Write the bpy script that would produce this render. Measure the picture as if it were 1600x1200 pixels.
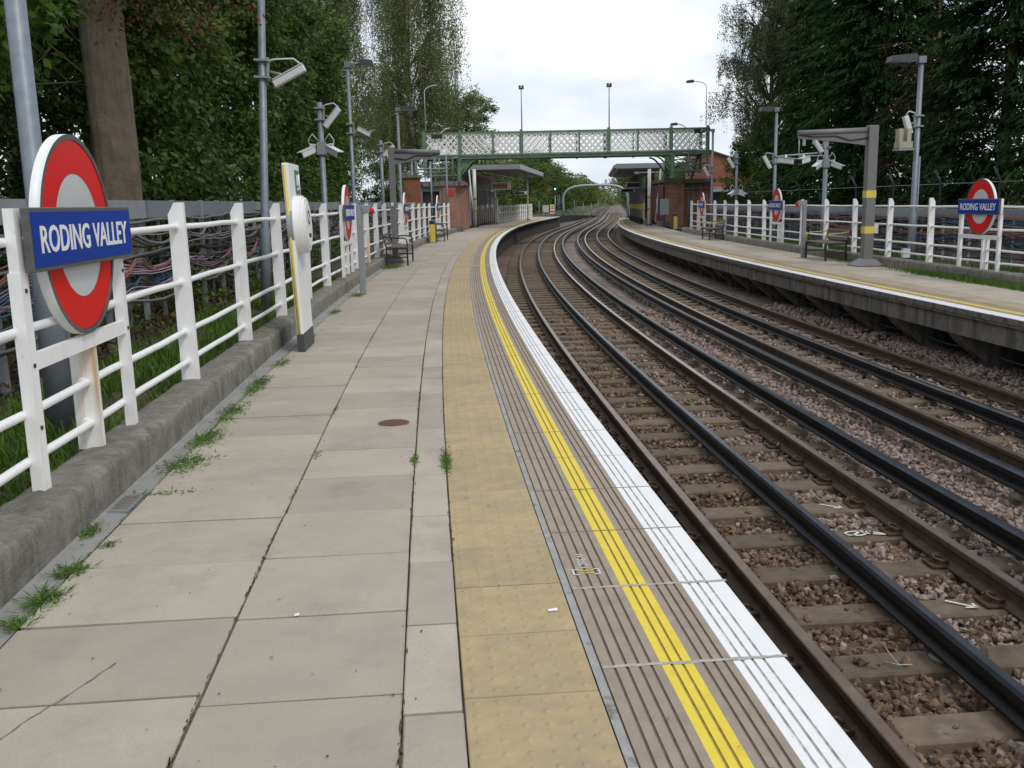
import bpy, math, random
import numpy as np
from mathutils import Matrix, Vector

for o in list(bpy.data.objects):
    bpy.data.objects.remove(o)
SC = bpy.context.scene
COL = SC.collection
rad = math.radians

# ------------------------------------------------------------------ camera
PITCH = math.atan((600 - 316.5) / 1500.0)
ROLL = rad(1.2)
EYE = 1.45
_fw = Vector((0, math.cos(PITCH), -math.sin(PITCH)))
_up = Vector((0, math.sin(PITCH), math.cos(PITCH)))
_rt = Vector((1, 0, 0))
_R = _rt * math.cos(ROLL) - _up * math.sin(ROLL)
_U = _rt * math.sin(ROLL) + _up * math.cos(ROLL)
cam_data = bpy.data.cameras.new('camera')
cam_data.sensor_width = 36.0
cam_data.lens = 1500 / 1600 * 36.0
cam_data.clip_start = 0.05
cam_data.clip_end = 5000
cam = bpy.data.objects.new('camera', cam_data)
COL.objects.link(cam)
cam.matrix_world = Matrix(((_R.x, _U.x, -_fw.x, 0), (_R.y, _U.y, -_fw.y, 0), (_R.z, _U.z, -_fw.z, EYE), (0, 0, 0, 1)))
SC.camera = cam

# ------------------------------------------------------------------ daylight: bright thin overcast
SUN_EL, SUN_AZ = rad(50), rad(140)          # azimuth clockwise from +Y (the view direction)
world = bpy.data.worlds.new('World')
SC.world = world
world.use_nodes = True
wn, wl = world.node_tree.nodes, world.node_tree.links
wn.clear()
w_out = wn.new('ShaderNodeOutputWorld')
w_bg = wn.new('ShaderNodeBackground')
w_bg.inputs['Strength'].default_value = 0.1
w_sky = wn.new('ShaderNodeTexSky')
w_sky.sky_type = 'NISHITA'
w_sky.sun_disc = False
w_sky.sun_elevation = SUN_EL
w_sky.sun_rotation = SUN_AZ
w_tc = wn.new('ShaderNodeTexCoord')
w_map = wn.new('ShaderNodeMapping')
w_map.inputs['Scale'].default_value = (1.0, 1.0, 2.6)
w_n1 = wn.new('ShaderNodeTexNoise')
w_n1.inputs['Scale'].default_value = 3.2
w_n1.inputs['Detail'].default_value = 7
w_n1.inputs['Roughness'].default_value = 0.55
w_n1.inputs['Distortion'].default_value = 0.35
w_r1 = wn.new('ShaderNodeValToRGB')          # cover: mostly cloud, thin gaps of washed-out blue
w_r1.color_ramp.elements[0].position = 0.40
w_r1.color_ramp.elements[0].color = (0.35, 0.35, 0.35, 1)
w_r1.color_ramp.elements[1].position = 0.60
w_r1.color_ramp.elements[1].color = (1, 1, 1, 1)
w_n2 = wn.new('ShaderNodeTexNoise')
w_n2.inputs['Scale'].default_value = 4.5
w_n2.inputs['Detail'].default_value = 6
w_r2 = wn.new('ShaderNodeValToRGB')          # cloud brightness (before the strength of 0.1)
w_r2.color_ramp.elements[0].position = 0.40
w_r2.color_ramp.elements[0].color = (8.5, 9.0, 9.9, 1)
w_r2.color_ramp.elements[1].position = 0.58
w_r2.color_ramp.elements[1].color = (11.6, 11.7, 11.9, 1)
w_pale = wn.new('ShaderNodeMix')
w_pale.data_type = 'RGBA'
w_pale.inputs[0].default_value = 0.72
w_pale.inputs[7].default_value = (8.6, 9.9, 11.4, 1)
w_mix = wn.new('ShaderNodeMix')
w_mix.data_type = 'RGBA'
wl.new(w_tc.outputs['Generated'], w_map.inputs['Vector'])
wl.new(w_map.outputs[0], w_n1.inputs['Vector'])
wl.new(w_map.outputs[0], w_n2.inputs['Vector'])
wl.new(w_n1.outputs['Fac'], w_r1.inputs[0])
wl.new(w_n2.outputs['Fac'], w_r2.inputs[0])
wl.new(w_sky.outputs[0], w_pale.inputs[6])
wl.new(w_r1.outputs[0], w_mix.inputs[0])
wl.new(w_pale.outputs[2], w_mix.inputs[6])
wl.new(w_r2.outputs[0], w_mix.inputs[7])
wl.new(w_mix.outputs[2], w_bg.inputs['Color'])
wl.new(w_bg.outputs[0], w_out.inputs[0])

sun_d = bpy.data.lights.new('sun', 'SUN')
sun_d.energy = 1.4
sun_d.angle = rad(10)
sun_d.color = (1.0, 0.96, 0.9)
sun = bpy.data.objects.new('sun', sun_d)
COL.objects.link(sun)
_sd = Vector((math.sin(SUN_AZ) * math.cos(SUN_EL), math.cos(SUN_AZ) * math.cos(SUN_EL), math.sin(SUN_EL)))
sun.rotation_euler = _sd.to_track_quat('Z', 'Y').to_euler()

SC.render.engine = 'CYCLES'
SC.view_settings.view_transform = 'Standard'
SC.view_settings.look = 'None'
SC.view_settings.exposure = -0.08
SC.view_settings.gamma = 1.0
SC.view_settings.use_curve_mapping = False
SC.cycles.max_bounces = 6
SC.cycles.diffuse_bounces = 3
SC.cycles.glossy_bounces = 3
SC.cycles.transmission_bounces = 4
SC.cycles.transparent_max_bounces = 6
SC.cycles.use_denoising = True
SC.cycles.use_adaptive_sampling = True
SC.cycles.adaptive_threshold = 0.012

# ------------------------------------------------------------------ alignment of the line: s along the near platform edge, d to the right of it
_S0, _DS = -60.0, 0.25
_ss = np.arange(_S0, 900.0, _DS)
def _heading(s):
    h = (s - 32.75) / 348.4
    h = np.minimum(h, (80 - 32.75) / 348.4)
    h = np.where(s > 97, 0.1357 - np.clip((s - 97) / 30.0, 0, 1) * (0.1357 - 0.1105), h)
    return h
_hh = _heading(_ss)
_cx = np.concatenate([[0], np.cumsum(np.sin(0.5 * (_hh[1:] + _hh[:-1])) * _DS)])
_cy = np.concatenate([[0], np.cumsum(np.cos(0.5 * (_hh[1:] + _hh[:-1])) * _DS)])
_cx += -0.419 - np.interp(32.75, _ss, _cx)
_cy += 32.75 - np.interp(32.75, _ss, _cy)
def head(s):
    return float(np.interp(s, _ss, _hh))
def P(s, d, z=0.0):
    h = np.interp(s, _ss, _hh)
    return (float(np.interp(s, _ss, _cx) + d * math.cos(h)), float(np.interp(s, _ss, _cy) - d * math.sin(h)), z)
def PN(s, d, z):                              # arrays
    h = np.interp(s, _ss, _hh)
    return np.stack([np.interp(s, _ss, _cx) + d * np.cos(h), np.interp(s, _ss, _cy) - d * np.sin(h), z + 0 * s], -1)

# ------------------------------------------------------------------ object helpers
class MB:
    """collects faces, then links them as ONE mesh object"""
    def __init__(self):
        self.v, self.f, self.m, self.sm = [], [], [], []
    def add(self, vs, fs, mat=0, smooth=False, M=None):
        b = len(self.v)
        if M is not None:
            vs = [tuple(M @ Vector(p)) for p in vs]
        self.v.extend(vs)
        for f in fs:
            self.f.append(tuple(i + b for i in f)); self.m.append(mat); self.sm.append(smooth)
        return self
    def box(self, c, s, mat=0, M=None, ch=0.0):
        x, y, z = c; a, b, h = s[0] / 2, s[1] / 2, s[2] / 2
        if ch <= 0:
            vs = [(x + i * a, y + j * b, z + k * h) for k in (-1, 1) for j in (-1, 1) for i in (-1, 1)]
            fs = [(0, 2, 3, 1), (4, 5, 7, 6), (0, 1, 5, 4), (2, 6, 7, 3), (0, 4, 6, 2), (1, 3, 7, 5)]
            return self.add(vs, fs, mat, False, M)
        vs, fs = [], []                        # all twelve edges chamfered
        def idx(i, j, k, ax):
            return ((((i > 0) * 2 + (j > 0)) * 2 + (k > 0)) * 3 + ax)
        for i in (-1, 1):
            for j in (-1, 1):
                for k in (-1, 1):
                    for ax in range(3):
                        q = [i * (a - ch), j * (b - ch), k * (h - ch)]
                        q[ax] = (i * a, j * b, k * h)[ax]
                        vs.append((x + q[0], y + q[1], z + q[2]))
        o = [(-1, -1), (1, -1), (1, 1), (-1, 1)]
        for sgn in (-1, 1):
            fs.append(tuple(idx(sgn, p, q, 0) for p, q in (o if sgn > 0 else o[::-1])))
            fs.append(tuple(idx(p, sgn, q, 1) for p, q in (o[::-1] if sgn > 0 else o)))
            fs.append(tuple(idx(p, q, sgn, 2) for p, q in (o if sgn > 0 else o[::-1])))
        for p in (-1, 1):
            for q in (-1, 1):
                e = (idx(p, q, -1, 0), idx(p, q, 1, 0), idx(p, q, 1, 1), idx(p, q, -1, 1)); fs.append(e if p * q < 0 else e[::-1])
                e = (idx(p, -1, q, 0), idx(p, 1, q, 0), idx(p, 1, q, 2), idx(p, -1, q, 2)); fs.append(e if p * q > 0 else e[::-1])
                e = (idx(-1, p, q, 1), idx(1, p, q, 1), idx(1, p, q, 2), idx(-1, p, q, 2)); fs.append(e if p * q < 0 else e[::-1])
                for r in (-1, 1):
                    e = (idx(p, q, r, 0), idx(p, q, r, 1), idx(p, q, r, 2)); fs.append(e if p * q * r > 0 else e[::-1])
        return self.add(vs, fs, mat, False, M)
    def tube(self, pts, r, n=8, mat=0, cap=True, smooth=True, M=None):
        pts = [Vector(p) for p in pts]
        rs = r if isinstance(r, (list, tuple)) else [r] * len(pts)
        vs, fs = [], []
        prev = None
        for i, p in enumerate(pts):
            t = (pts[min(i + 1, len(pts) - 1)] - pts[max(i - 1, 0)]).normalized()
            if prev is None:
                a = Vector((0, 0, 1)) if abs(t.z) < 0.9 else Vector((1, 0, 0))
                u = t.cross(a).normalized()
            else:
                u = (prev - t * prev.dot(t))
                u = u.normalized() if u.length > 1e-6 else t.orthogonal().normalized()
            prev = u
            w = t.cross(u)
            for k in range(n):
                an = 2 * math.pi * k / n
                vs.append(tuple(p + (u * math.cos(an) + w * math.sin(an)) * rs[i]))
        for i in range(len(pts) - 1):
            for k in range(n):
                fs.append((i * n + k, i * n + (k + 1) % n, (i + 1) * n + (k + 1) % n, (i + 1) * n + k))
        self.add(vs, fs, mat, smooth, M)
        if cap:
            b = len(self.v) - len(vs)
            self.f.append(tuple(b + k for k in range(n))[::-1]); self.m.append(mat); self.sm.append(False)
            self.f.append(tuple(b + (len(pts) - 1) * n + k for k in range(n))); self.m.append(mat); self.sm.append(False)
        return self
    def prism(self, poly, h0, h1, axis='z', mat=0, M=None):
        """poly: 2-D outline; extruded along axis from h0 to h1 (x: poly is (y,z); y: (x,z); z: (x,y))"""
        def mk(p, h):
            return (h, p[0], p[1]) if axis == 'x' else ((p[0], h, p[1]) if axis == 'y' else (p[0], p[1], h))
        n = len(poly)
        vs = [mk(p, h0) for p in poly] + [mk(p, h1) for p in poly]
        fs = [tuple(range(n))[::-1], tuple(range(n, 2 * n))] + [(i, (i + 1) % n, n + (i + 1) % n, n + i) for i in range(n)]
        return self.add(vs, fs, mat, False, M)
    def ring(self, x0, x1, r0, r1, cy, cz, n=56, mat=0, M=None, rim=None):
        """annulus (r0 inner, r1 outer) with axis x: front at x1, outer wall down to x0"""
        vs, fs, ms = [], [], []
        for k in range(n):
            a = 2 * math.pi * k / n; c, s = math.cos(a), math.sin(a)
            vs += [(x1, cy + c * r0, cz + s * r0), (x1, cy + c * r1, cz + s * r1), (x0, cy + c * r1, cz + s * r1)]
        f1 = [(3 * k, 3 * k + 1, 3 * ((k + 1) % n) + 1, 3 * ((k + 1) % n)) for k in range(n)]
        f2 = [(3 * k + 1, 3 * k + 2, 3 * ((k + 1) % n) + 2, 3 * ((k + 1) % n) + 1) for k in range(n)]
        self.add(vs, f1, mat, False, M)
        b = len(self.v) - len(vs)
        for f in f2:
            self.f.append(tuple(i + b for i in f)); self.m.append(mat if rim is None else rim); self.sm.append(True)
        return self
    def strip(self, prof, ss, mat=0, z=0.0, closed=False, smooth=False, mats=None, cap=False):
        """sweep a (d, z) profile along the line; world coordinates"""
        ss = np.asarray(ss, float); n = len(prof)
        A = np.stack([PN(ss, p[0], p[1] + z) for p in prof], 1).reshape(-1, 3)
        fs, ms = [], []
        m = n if closed else n - 1
        for i in range(len(ss) - 1):
            for k in range(m):
                k2 = (k + 1) % n
                fs.append((i * n + k, i * n + k2, (i + 1) * n + k2, (i + 1) * n + k)); ms.append(mats[k] if mats else mat)
        b = len(self.v)
        self.v.extend(map(tuple, A.tolist()))
        for f, q in zip(fs, ms):
            self.f.append(tuple(j + b for j in f)); self.m.append(q); self.sm.append(smooth)
        if cap and closed:
            self.f.append(tuple(b + k for k in range(n))[::-1]); self.m.append(mat); self.sm.append(False)
            self.f.append(tuple(b + (len(ss) - 1) * n + k for k in range(n))); self.m.append(mat); self.sm.append(False)
        return self
    def mesh(self, name, mats, origin=None, recalc=False):
        me = bpy.data.meshes.new(name)
        vs = self.v
        if origin is not None:
            o = origin
            vs = [(p[0] - o[0], p[1] - o[1], p[2] - o[2]) for p in vs]
        me.from_pydata(vs, [], self.f)
        for m in (mats if isinstance(mats, (list, tuple)) else [mats]):
            me.materials.append(m)
        me.polygons.foreach_set('material_index', self.m)
        me.polygons.foreach_set('use_smooth', self.sm)
        me.update()
        if recalc:
            import bmesh
            bm = bmesh.new(); bm.from_mesh(me); bmesh.ops.recalc_face_normals(bm, faces=bm.faces); bm.to_mesh(me); bm.free()
        return me
    def build(self, name, mats, parent=None, origin=None, recalc=True):
        return put(name, self.mesh(name, mats, origin, recalc), parent)

def put(name, me, parent=None, loc=None, rz=None):
    o = bpy.data.objects.new(name, me)
    COL.objects.link(o)
    if parent is not None:
        o.parent = parent
    if loc is not None:
        o.location = loc
    if rz is not None:
        o.rotation_euler = (0, 0, rz)
    return o

def tag(o, label=None, cat=None, group=None, kind=None):
    if label: o['label'] = label
    if cat: o['category'] = cat
    if group: o['group'] = group
    if kind: o['kind'] = kind
    return o

def thing(name, label, cat, loc=(0, 0, 0), rz=0.0, group=None):
    o = bpy.data.objects.new(name, None)
    o.empty_display_size = 0.2
    COL.objects.link(o)
    o.location = loc
    o.rotation_euler = (0, 0, rz)
    return tag(o, label, cat, group)

def at(name, label, cat, s, d, z=0.0, group=None, turn=0.0):
    """a thing standing at (s, d); its local x points away to the right of the line, y along it"""
    return thing(name, label, cat, P(s, d, z), -head(s) + turn, group)

def copy_tree(o, label=None, loc=None, rz=None, parent=None):
    c = o.copy()
    COL.objects.link(c)
    if parent is not None:
        c.parent = parent
    for ch in list(o.children):
        copy_tree(ch, parent=c)
    if label: c['label'] = label
    if loc is not None: c.location = loc
    if rz is not None: c.rotation_euler = (0, 0, rz)
    return c

def move(o, dx=0, dy=0, dz=0):
    return Matrix.Translation((dx, dy, dz))

# ------------------------------------------------------------------ materials
def mat(name, col, rough=0.65, metal=0.0, var=0.12, scale=6.0, bump=0.0, bscale=60.0, col2=None, rnd=0.0, spec=0.5, spots=None, streak=None, attr=None, coat=0.0):
    m = bpy.data.materials.new(name)
    m.use_nodes = True
    nt = m.node_tree; N, L = nt.nodes, nt.links
    b = N['Principled BSDF']
    b.inputs['Roughness'].default_value = rough
    b.inputs['Metallic'].default_value = metal
    b.inputs['Specular IOR Level'].default_value = spec
    if coat: b.inputs['Coat Weight'].default_value = coat
    tc = N.new('ShaderNodeTexCoord')
    vec = tc.outputs['Object']
    if rnd:                                    # pieces that share a mesh must not share their stains
        oi0 = N.new('ShaderNodeObjectInfo'); va = N.new('ShaderNodeVectorMath'); va.operation = 'ADD'
        L.new(vec, va.inputs[0]); L.new(oi0.outputs['Location'], va.inputs[1]); vec = va.outputs[0]
    n1 = N.new('ShaderNodeTexNoise')
    n1.inputs['Scale'].default_value = scale; n1.inputs['Detail'].default_value = 6; n1.inputs['Roughness'].default_value = 0.62
    L.new(vec, n1.inputs['Vector'])
    mx = N.new('ShaderNodeMix'); mx.data_type = 'RGBA'
    c = tuple(col)
    d = col2 if col2 else tuple(min(1, x * (1 + var)) for x in c)
    a = c if col2 else tuple(x * (1 - var) for x in c)
    mx.inputs[6].default_value = (*a, 1); mx.inputs[7].default_value = (*d, 1)
    rp = N.new('ShaderNodeMapRange'); rp.inputs[1].default_value = 0.3; rp.inputs[2].default_value = 0.7
    L.new(n1.outputs['Fac'], rp.inputs[0]); L.new(rp.outputs[0], mx.inputs[0])
    out = mx.outputs[2]
    if spots:                                  # (colour, scale, threshold, amount): dirt, lichen, rust
        for (sc_, sk, th, am) in (spots if isinstance(spots, list) else [spots]):
            n2 = N.new('ShaderNodeTexNoise'); n2.inputs['Scale'].default_value = sk; n2.inputs['Detail'].default_value = 8; n2.inputs['Roughness'].default_value = 0.7
            L.new(vec, n2.inputs['Vector'])
            r2 = N.new('ShaderNodeMapRange'); r2.inputs[1].default_value = th; r2.inputs[2].default_value = th + 0.12; r2.inputs[4].default_value = am
            L.new(n2.outputs['Fac'], r2.inputs[0])
            m2 = N.new('ShaderNodeMix'); m2.data_type = 'RGBA'; m2.inputs[7].default_value = (*sc_, 1)
            L.new(r2.outputs[0], m2.inputs[0]); L.new(out, m2.inputs[6]); out = m2.outputs[2]
    if streak:                                 # (colour, horizontal scale, threshold, amount): water running down
        sc_, sk, th, am = streak
        mp = N.new('ShaderNodeMapping'); mp.inputs['Scale'].default_value = (sk, sk, sk * 0.06)
        L.new(vec, mp.inputs['Vector'])
        n2 = N.new('ShaderNodeTexNoise'); n2.inputs['Scale'].default_value = 1.0; n2.inputs['Detail'].default_value = 5
        L.new(mp.outputs[0], n2.inputs['Vector'])
        r2 = N.new('ShaderNodeMapRange'); r2.inputs[1].default_value = th; r2.inputs[2].default_value = th + 0.16; r2.inputs[4].default_value = am
        L.new(n2.outputs['Fac'], r2.inputs[0])
        m2 = N.new('ShaderNodeMix'); m2.data_type = 'RGBA'; m2.inputs[7].default_value = (*sc_, 1)
        L.new(r2.outputs[0], m2.inputs[0]); L.new(out, m2.inputs[6]); out = m2.outputs[2]
    if attr:                                   # each loose piece has its own natural tint (0..1): darker to lighter
        at_ = N.new('ShaderNodeAttribute'); at_.attribute_name = 'tint'
        r3 = N.new('ShaderNodeMapRange'); r3.inputs[3].default_value = attr[0]; r3.inputs[4].default_value = attr[1]
        L.new(at_.outputs['Fac'], r3.inputs[0])
        m3 = N.new('ShaderNodeMix'); m3.data_type = 'RGBA'; m3.blend_type = 'MULTIPLY'; m3.inputs[0].default_value = 1.0
        L.new(out, m3.inputs[6]); L.new(r3.outputs[0], m3.inputs[7]); out = m3.outputs[2]
    if rnd:
        oi = N.new('ShaderNodeObjectInfo')
        r4 = N.new('ShaderNodeMapRange'); r4.inputs[3].default_value = 1 - rnd; r4.inputs[4].default_value = 1 + rnd
        L.new(oi.outputs['Random'], r4.inputs[0])
        m4 = N.new('ShaderNodeMix'); m4.data_type = 'RGBA'; m4.blend_type = 'MULTIPLY'; m4.inputs[0].default_value = 1.0
        L.new(out, m4.inputs[6]); L.new(r4.outputs[0], m4.inputs[7]); out = m4.outputs[2]
    L.new(out, b.inputs['Base Color'])
    if bump:
        n3 = N.new('ShaderNodeTexNoise'); n3.inputs['Scale'].default_value = bscale; n3.inputs['Detail'].default_value = 8; n3.inputs['Roughness'].default_value = 0.65
        L.new(vec, n3.inputs['Vector'])
        bp = N.new('ShaderNodeBump'); bp.inputs['Strength'].default_value = bump; bp.inputs['Distance'].default_value = 0.02
        L.new(n3.outputs['Fac'], bp.inputs['Height']); L.new(bp.outputs[0], b.inputs['Normal'])
    return m

def leaf_mat(name, c1, c2, trans=0.25, rough=0.55, nscale=0.6, spec=0.25):
    """leaf: colour varies leaf by leaf and branch by branch; a little light passes through"""
    m = bpy.data.materials.new(name); m.use_nodes = True
    nt = m.node_tree; N, L = nt.nodes, nt.links
    b = N['Principled BSDF']; b.inputs['Roughness'].default_value = rough; b.inputs['Specular IOR Level'].default_value = spec
    at_ = N.new('ShaderNodeAttribute'); at_.attribute_name = 'tint'
    tc = N.new('ShaderNodeTexCoord')
    n1 = N.new('ShaderNodeTexNoise'); n1.inputs['Scale'].default_value = nscale; n1.inputs['Detail'].default_value = 3
    L.new(tc.outputs['Object'], n1.inputs['Vector'])
    ad = N.new('ShaderNodeMath'); ad.operation = 'MULTIPLY_ADD'; ad.inputs[1].default_value = 1.6; ad.inputs[2].default_value = -0.8
    L.new(n1.outputs['Fac'], ad.inputs[0])
    a2 = N.new('ShaderNodeMath'); a2.operation = 'ADD'; a2.use_clamp = True
    L.new(ad.outputs[0], a2.inputs[0]); L.new(at_.outputs['Fac'], a2.inputs[1])
    mx = N.new('ShaderNodeMix'); mx.data_type = 'RGBA'; mx.inputs[6].default_value = (*c1, 1); mx.inputs[7].default_value = (*c2, 1)
    L.new(a2.outputs[0], mx.inputs[0]); L.new(mx.outputs[2], b.inputs['Base Color'])
    tr = N.new('ShaderNodeBsdfTranslucent'); L.new(mx.outputs[2], tr.inputs['Color'])
    ms = N.new('ShaderNodeMixShader'); ms.inputs[0].default_value = trans
    L.new(b.outputs[0], ms.inputs[1]); L.new(tr.outputs[0], ms.inputs[2]); L.new(ms.outputs[0], N['Material Output'].inputs['Surface'])
    return m

def brick_mat(name, c1, c2, mortar, dirt=None):
    m = bpy.data.materials.new(name); m.use_nodes = True
    nt = m.node_tree; N, L = nt.nodes, nt.links
    b = N['Principled BSDF']; b.inputs['Roughness'].default_value = 0.85
    tc = N.new('ShaderNodeTexCoord')
    ge = N.new('ShaderNodeNewGeometry')
    sx = N.new('ShaderNodeSeparateXYZ'); L.new(tc.outputs['Object'], sx.inputs[0])
    ad = N.new('ShaderNodeMath'); ad.operation = 'ADD'; L.new(sx.outputs[0], ad.inputs[0]); L.new(sx.outputs[1], ad.inputs[1])
    cb = N.new('ShaderNodeCombineXYZ'); L.new(ad.outputs[0], cb.inputs[0]); L.new(sx.outputs[2], cb.inputs[1])
    bk = N.new('ShaderNodeTexBrick')
    bk.inputs['Scale'].default_value = 1.0; bk.inputs['Brick Width'].default_value = 0.225; bk.inputs['Row Height'].default_value = 0.075
    bk.inputs['Mortar Size'].default_value = 0.008; bk.inputs['Color1'].default_value = (*c1, 1); bk.inputs['Color2'].default_value = (*c2, 1); bk.inputs['Mortar'].default_value = (*mortar, 1)
    L.new(cb.outputs[0], bk.inputs['Vector'])
    n2 = N.new('ShaderNodeTexNoise'); n2.inputs['Scale'].default_value = 1.3; n2.inputs['Detail'].default_value = 6
    L.new(tc.outputs['Object'], n2.inputs['Vector'])
    r2 = N.new('ShaderNodeMapRange'); r2.inputs[1].default_value = 0.45; r2.inputs[2].default_value = 0.75; r2.inputs[4].default_value = 0.6
    L.new(n2.outputs['Fac'], r2.inputs[0])
    m2 = N.new('ShaderNodeMix'); m2.data_type = 'RGBA'; m2.inputs[7].default_value = (*(dirt or (0.09, 0.05, 0.04)), 1)
    L.new(r2.outputs[0], m2.inputs[0]); L.new(bk.outputs['Color'], m2.inputs[6]); L.new(m2.outputs[2], b.inputs['Base Color'])
    bp = N.new('ShaderNodeBump'); bp.inputs['Strength'].default_value = 0.4; bp.inputs['Distance'].default_value = 0.01; bp.invert = True
    L.new(bk.outputs['Fac'], bp.inputs['Height']); L.new(bp.outputs[0], b.inputs['Normal'])
    return m

def glow(name, col, st):
    m = bpy.data.materials.new(name); m.use_nodes = True
    b = m.node_tree.nodes['Principled BSDF']
    b.inputs['Base Color'].default_value = (*col, 1); b.inputs['Emission Color'].default_value = (*col, 1); b.inputs['Emission Strength'].default_value = st
    return m

def glass_mat(name, tint):
    m = bpy.data.materials.new(name); m.use_nodes = True
    b = m.node_tree.nodes['Principled BSDF']
    b.inputs['Base Color'].default_value = (*tint, 1); b.inputs['Roughness'].default_value = 0.06; b.inputs['Specular IOR Level'].default_value = 0.8
    b.inputs['Transmission Weight'].default_value = 0.35
    return m

K = {}
K['slab'] = mat('slab_concrete', (0.39, 0.345, 0.282), 0.85, var=0.09, scale=3.0, bump=0.18, bscale=160, rnd=0.10, spots=[((0.27, 0.24, 0.20), 1.7, 0.52, 0.5), ((0.44, 0.41, 0.35), 3.1, 0.6, 0.5), ((0.10, 0.09, 0.08), 16, 0.735, 0.7), ((0.25, 0.225, 0.19), 190, 0.50, 0.5), ((0.14, 0.125, 0.105), 70, 0.66, 0.8), ((0.48, 0.46, 0.41), 90, 0.70, 0.5)])
K['tactile'] = mat('tactile_buff', (0.385, 0.30, 0.168), 0.85, var=0.13, scale=9, bump=0.15, bscale=130, rnd=0.06, spots=[((0.30, 0.25, 0.17), 3.5, 0.50, 0.6), ((0.2, 0.13, 0.06), 40, 0.68, 0.4)])
K['tactile_worn'] = mat('tactile_worn_pinkish', (0.34, 0.28, 0.19), 0.9, var=0.16, scale=3, rnd=0.12, spots=[((0.30, 0.27, 0.23), 1.2, 0.48, 0.8)])
K['coping'] = mat('coping_brown', (0.33, 0.27, 0.212), 0.9, var=0.14, scale=12, bump=0.35, bscale=220, rnd=0.06, spots=[((0.13, 0.11, 0.09), 60, 0.64, 0.7), ((0.42, 0.38, 0.34), 75, 0.70, 0.6)])
K['groove'] = mat('groove_dirt', (0.15, 0.12, 0.093), 0.95, var=0.3, scale=30)
K['yellow'] = mat('yellow_paint', (0.72, 0.56, 0.045), 0.6, var=0.08, scale=9, bump=0.2, bscale=180, spots=[((0.46, 0.37, 0.12), 17, 0.56, 0.6), ((0.3, 0.25, 0.15), 60, 0.66, 0.7)])
K['yellowgroove'] = mat('yellow_groove', (0.36, 0.27, 0.05), 0.8, var=0.3, scale=24)
K['white'] = mat('white_line_paint', (0.80, 0.80, 0.80), 0.6, var=0.05, scale=9, bump=0.2, bscale=180, spots=[((0.55, 0.53, 0.50), 17, 0.57, 0.55), ((0.33, 0.31, 0.28), 60, 0.67, 0.7)])
K['whitegroove'] = mat('white_groove', (0.50, 0.49, 0.475), 0.8, var=0.5, scale=18)
K['mortar'] = mat('mortar', (0.29, 0.27, 0.24), 0.95, var=0.4, scale=7, bump=0.4, bscale=120, spots=((0.06, 0.052, 0.042), 9, 0.5, 0.85))
K['palemortar'] = mat('pale_mortar', (0.42, 0.40, 0.37), 0.95, var=0.2, scale=20, bump=0.5, bscale=120)
K['gutter'] = mat('gutter_concrete', (0.27, 0.265, 0.25), 0.85, var=0.15, scale=4, bump=0.2, bscale=90, spots=((0.15, 0.14, 0.12), 3, 0.55, 0.6))
K['kerb'] = mat('weathered_kerb', (0.225, 0.208, 0.178), 0.95, var=0.35, scale=7, bump=1.0, bscale=48, spots=[((0.38, 0.36, 0.32), 46, 0.60, 0.6), ((0.05, 0.045, 0.038), 90, 0.62, 0.7), ((0.10, 0.092, 0.078), 5, 0.54, 0.7), ((0.13, 0.125, 0.07), 11, 0.62, 0.5)], streak=((0.11, 0.10, 0.085), 22, 0.52, 0.45))
K['oldconc'] = mat('old_concrete', (0.19, 0.172, 0.15), 0.92, var=0.28, scale=5, bump=0.6, bscale=40, spots=((0.10, 0.09, 0.075), 3, 0.52, 0.7), streak=((0.065, 0.06, 0.052), 7, 0.48, 0.8))
K['darkconc'] = mat('dark_concrete', (0.045, 0.04, 0.036), 0.95, var=0.4, scale=3, bump=0.5, bscale=30)  # very dark concrete for the walls below the platform edges
K['fence'] = mat('white_gloss_paint', (0.80, 0.80, 0.79), 0.45, var=0.04, scale=5, bump=0.1, bscale=40, rnd=0.03, spots=[((0.42, 0.39, 0.32), 16, 0.62, 0.55), ((0.26, 0.11, 0.04), 24, 0.70, 0.9)], streak=((0.60, 0.58, 0.52), 11, 0.62, 0.5))
K['rustfence'] = mat('white_paint_rust_streaks', (0.78, 0.77, 0.74), 0.5, var=0.04, scale=5, spots=[((0.20, 0.07, 0.02), 6, 0.62, 0.95)], streak=((0.50, 0.32, 0.12), 11, 0.50, 0.85))
K['galv'] = mat('galvanised_steel', (0.21, 0.235, 0.27), 0.5, 0.3, var=0.15, scale=14, bump=0.05, bscale=30, streak=((0.22, 0.24, 0.26), 10, 0.55, 0.5))
K['greypaint'] = mat('grey_paint', (0.17, 0.165, 0.165), 0.5, var=0.08, scale=4, streak=((0.25, 0.24, 0.23), 8, 0.62, 0.4))
K['midgrey'] = mat('mid_grey_metal', (0.27, 0.29, 0.30), 0.5, 0.2, var=0.1, scale=6)
K['darkgrey'] = mat('dark_grey', (0.055, 0.058, 0.062), 0.5, var=0.15, scale=8)
K['black'] = mat('black_paint', (0.02, 0.02, 0.022), 0.5, var=0.2, scale=8)
K['camwhite'] = mat('camera_housing', (0.62, 0.63, 0.63), 0.45, var=0.06, scale=12, spots=((0.35, 0.34, 0.31), 24, 0.6, 0.5))
K['red'] = mat('red_enamel', (0.66, 0.012, 0.009), 0.4, var=0.03, scale=3, spec=0.15)
K['blue'] = mat('blue_enamel', (0.006, 0.042, 0.31), 0.45, var=0.06, scale=3, spec=0.12)
K['lettering'] = mat('white_lettering', (0.82, 0.82, 0.82), 0.4, var=0.02)
K['enamel'] = mat('white_enamel', (0.60, 0.62, 0.63), 0.25, var=0.03, scale=3, coat=0.3)
K['signrim'] = mat('sign_rim', (0.105, 0.108, 0.108), 0.5, 0.2, var=0.2, scale=14, spots=((0.3, 0.3, 0.28), 20, 0.66, 0.5))
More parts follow.
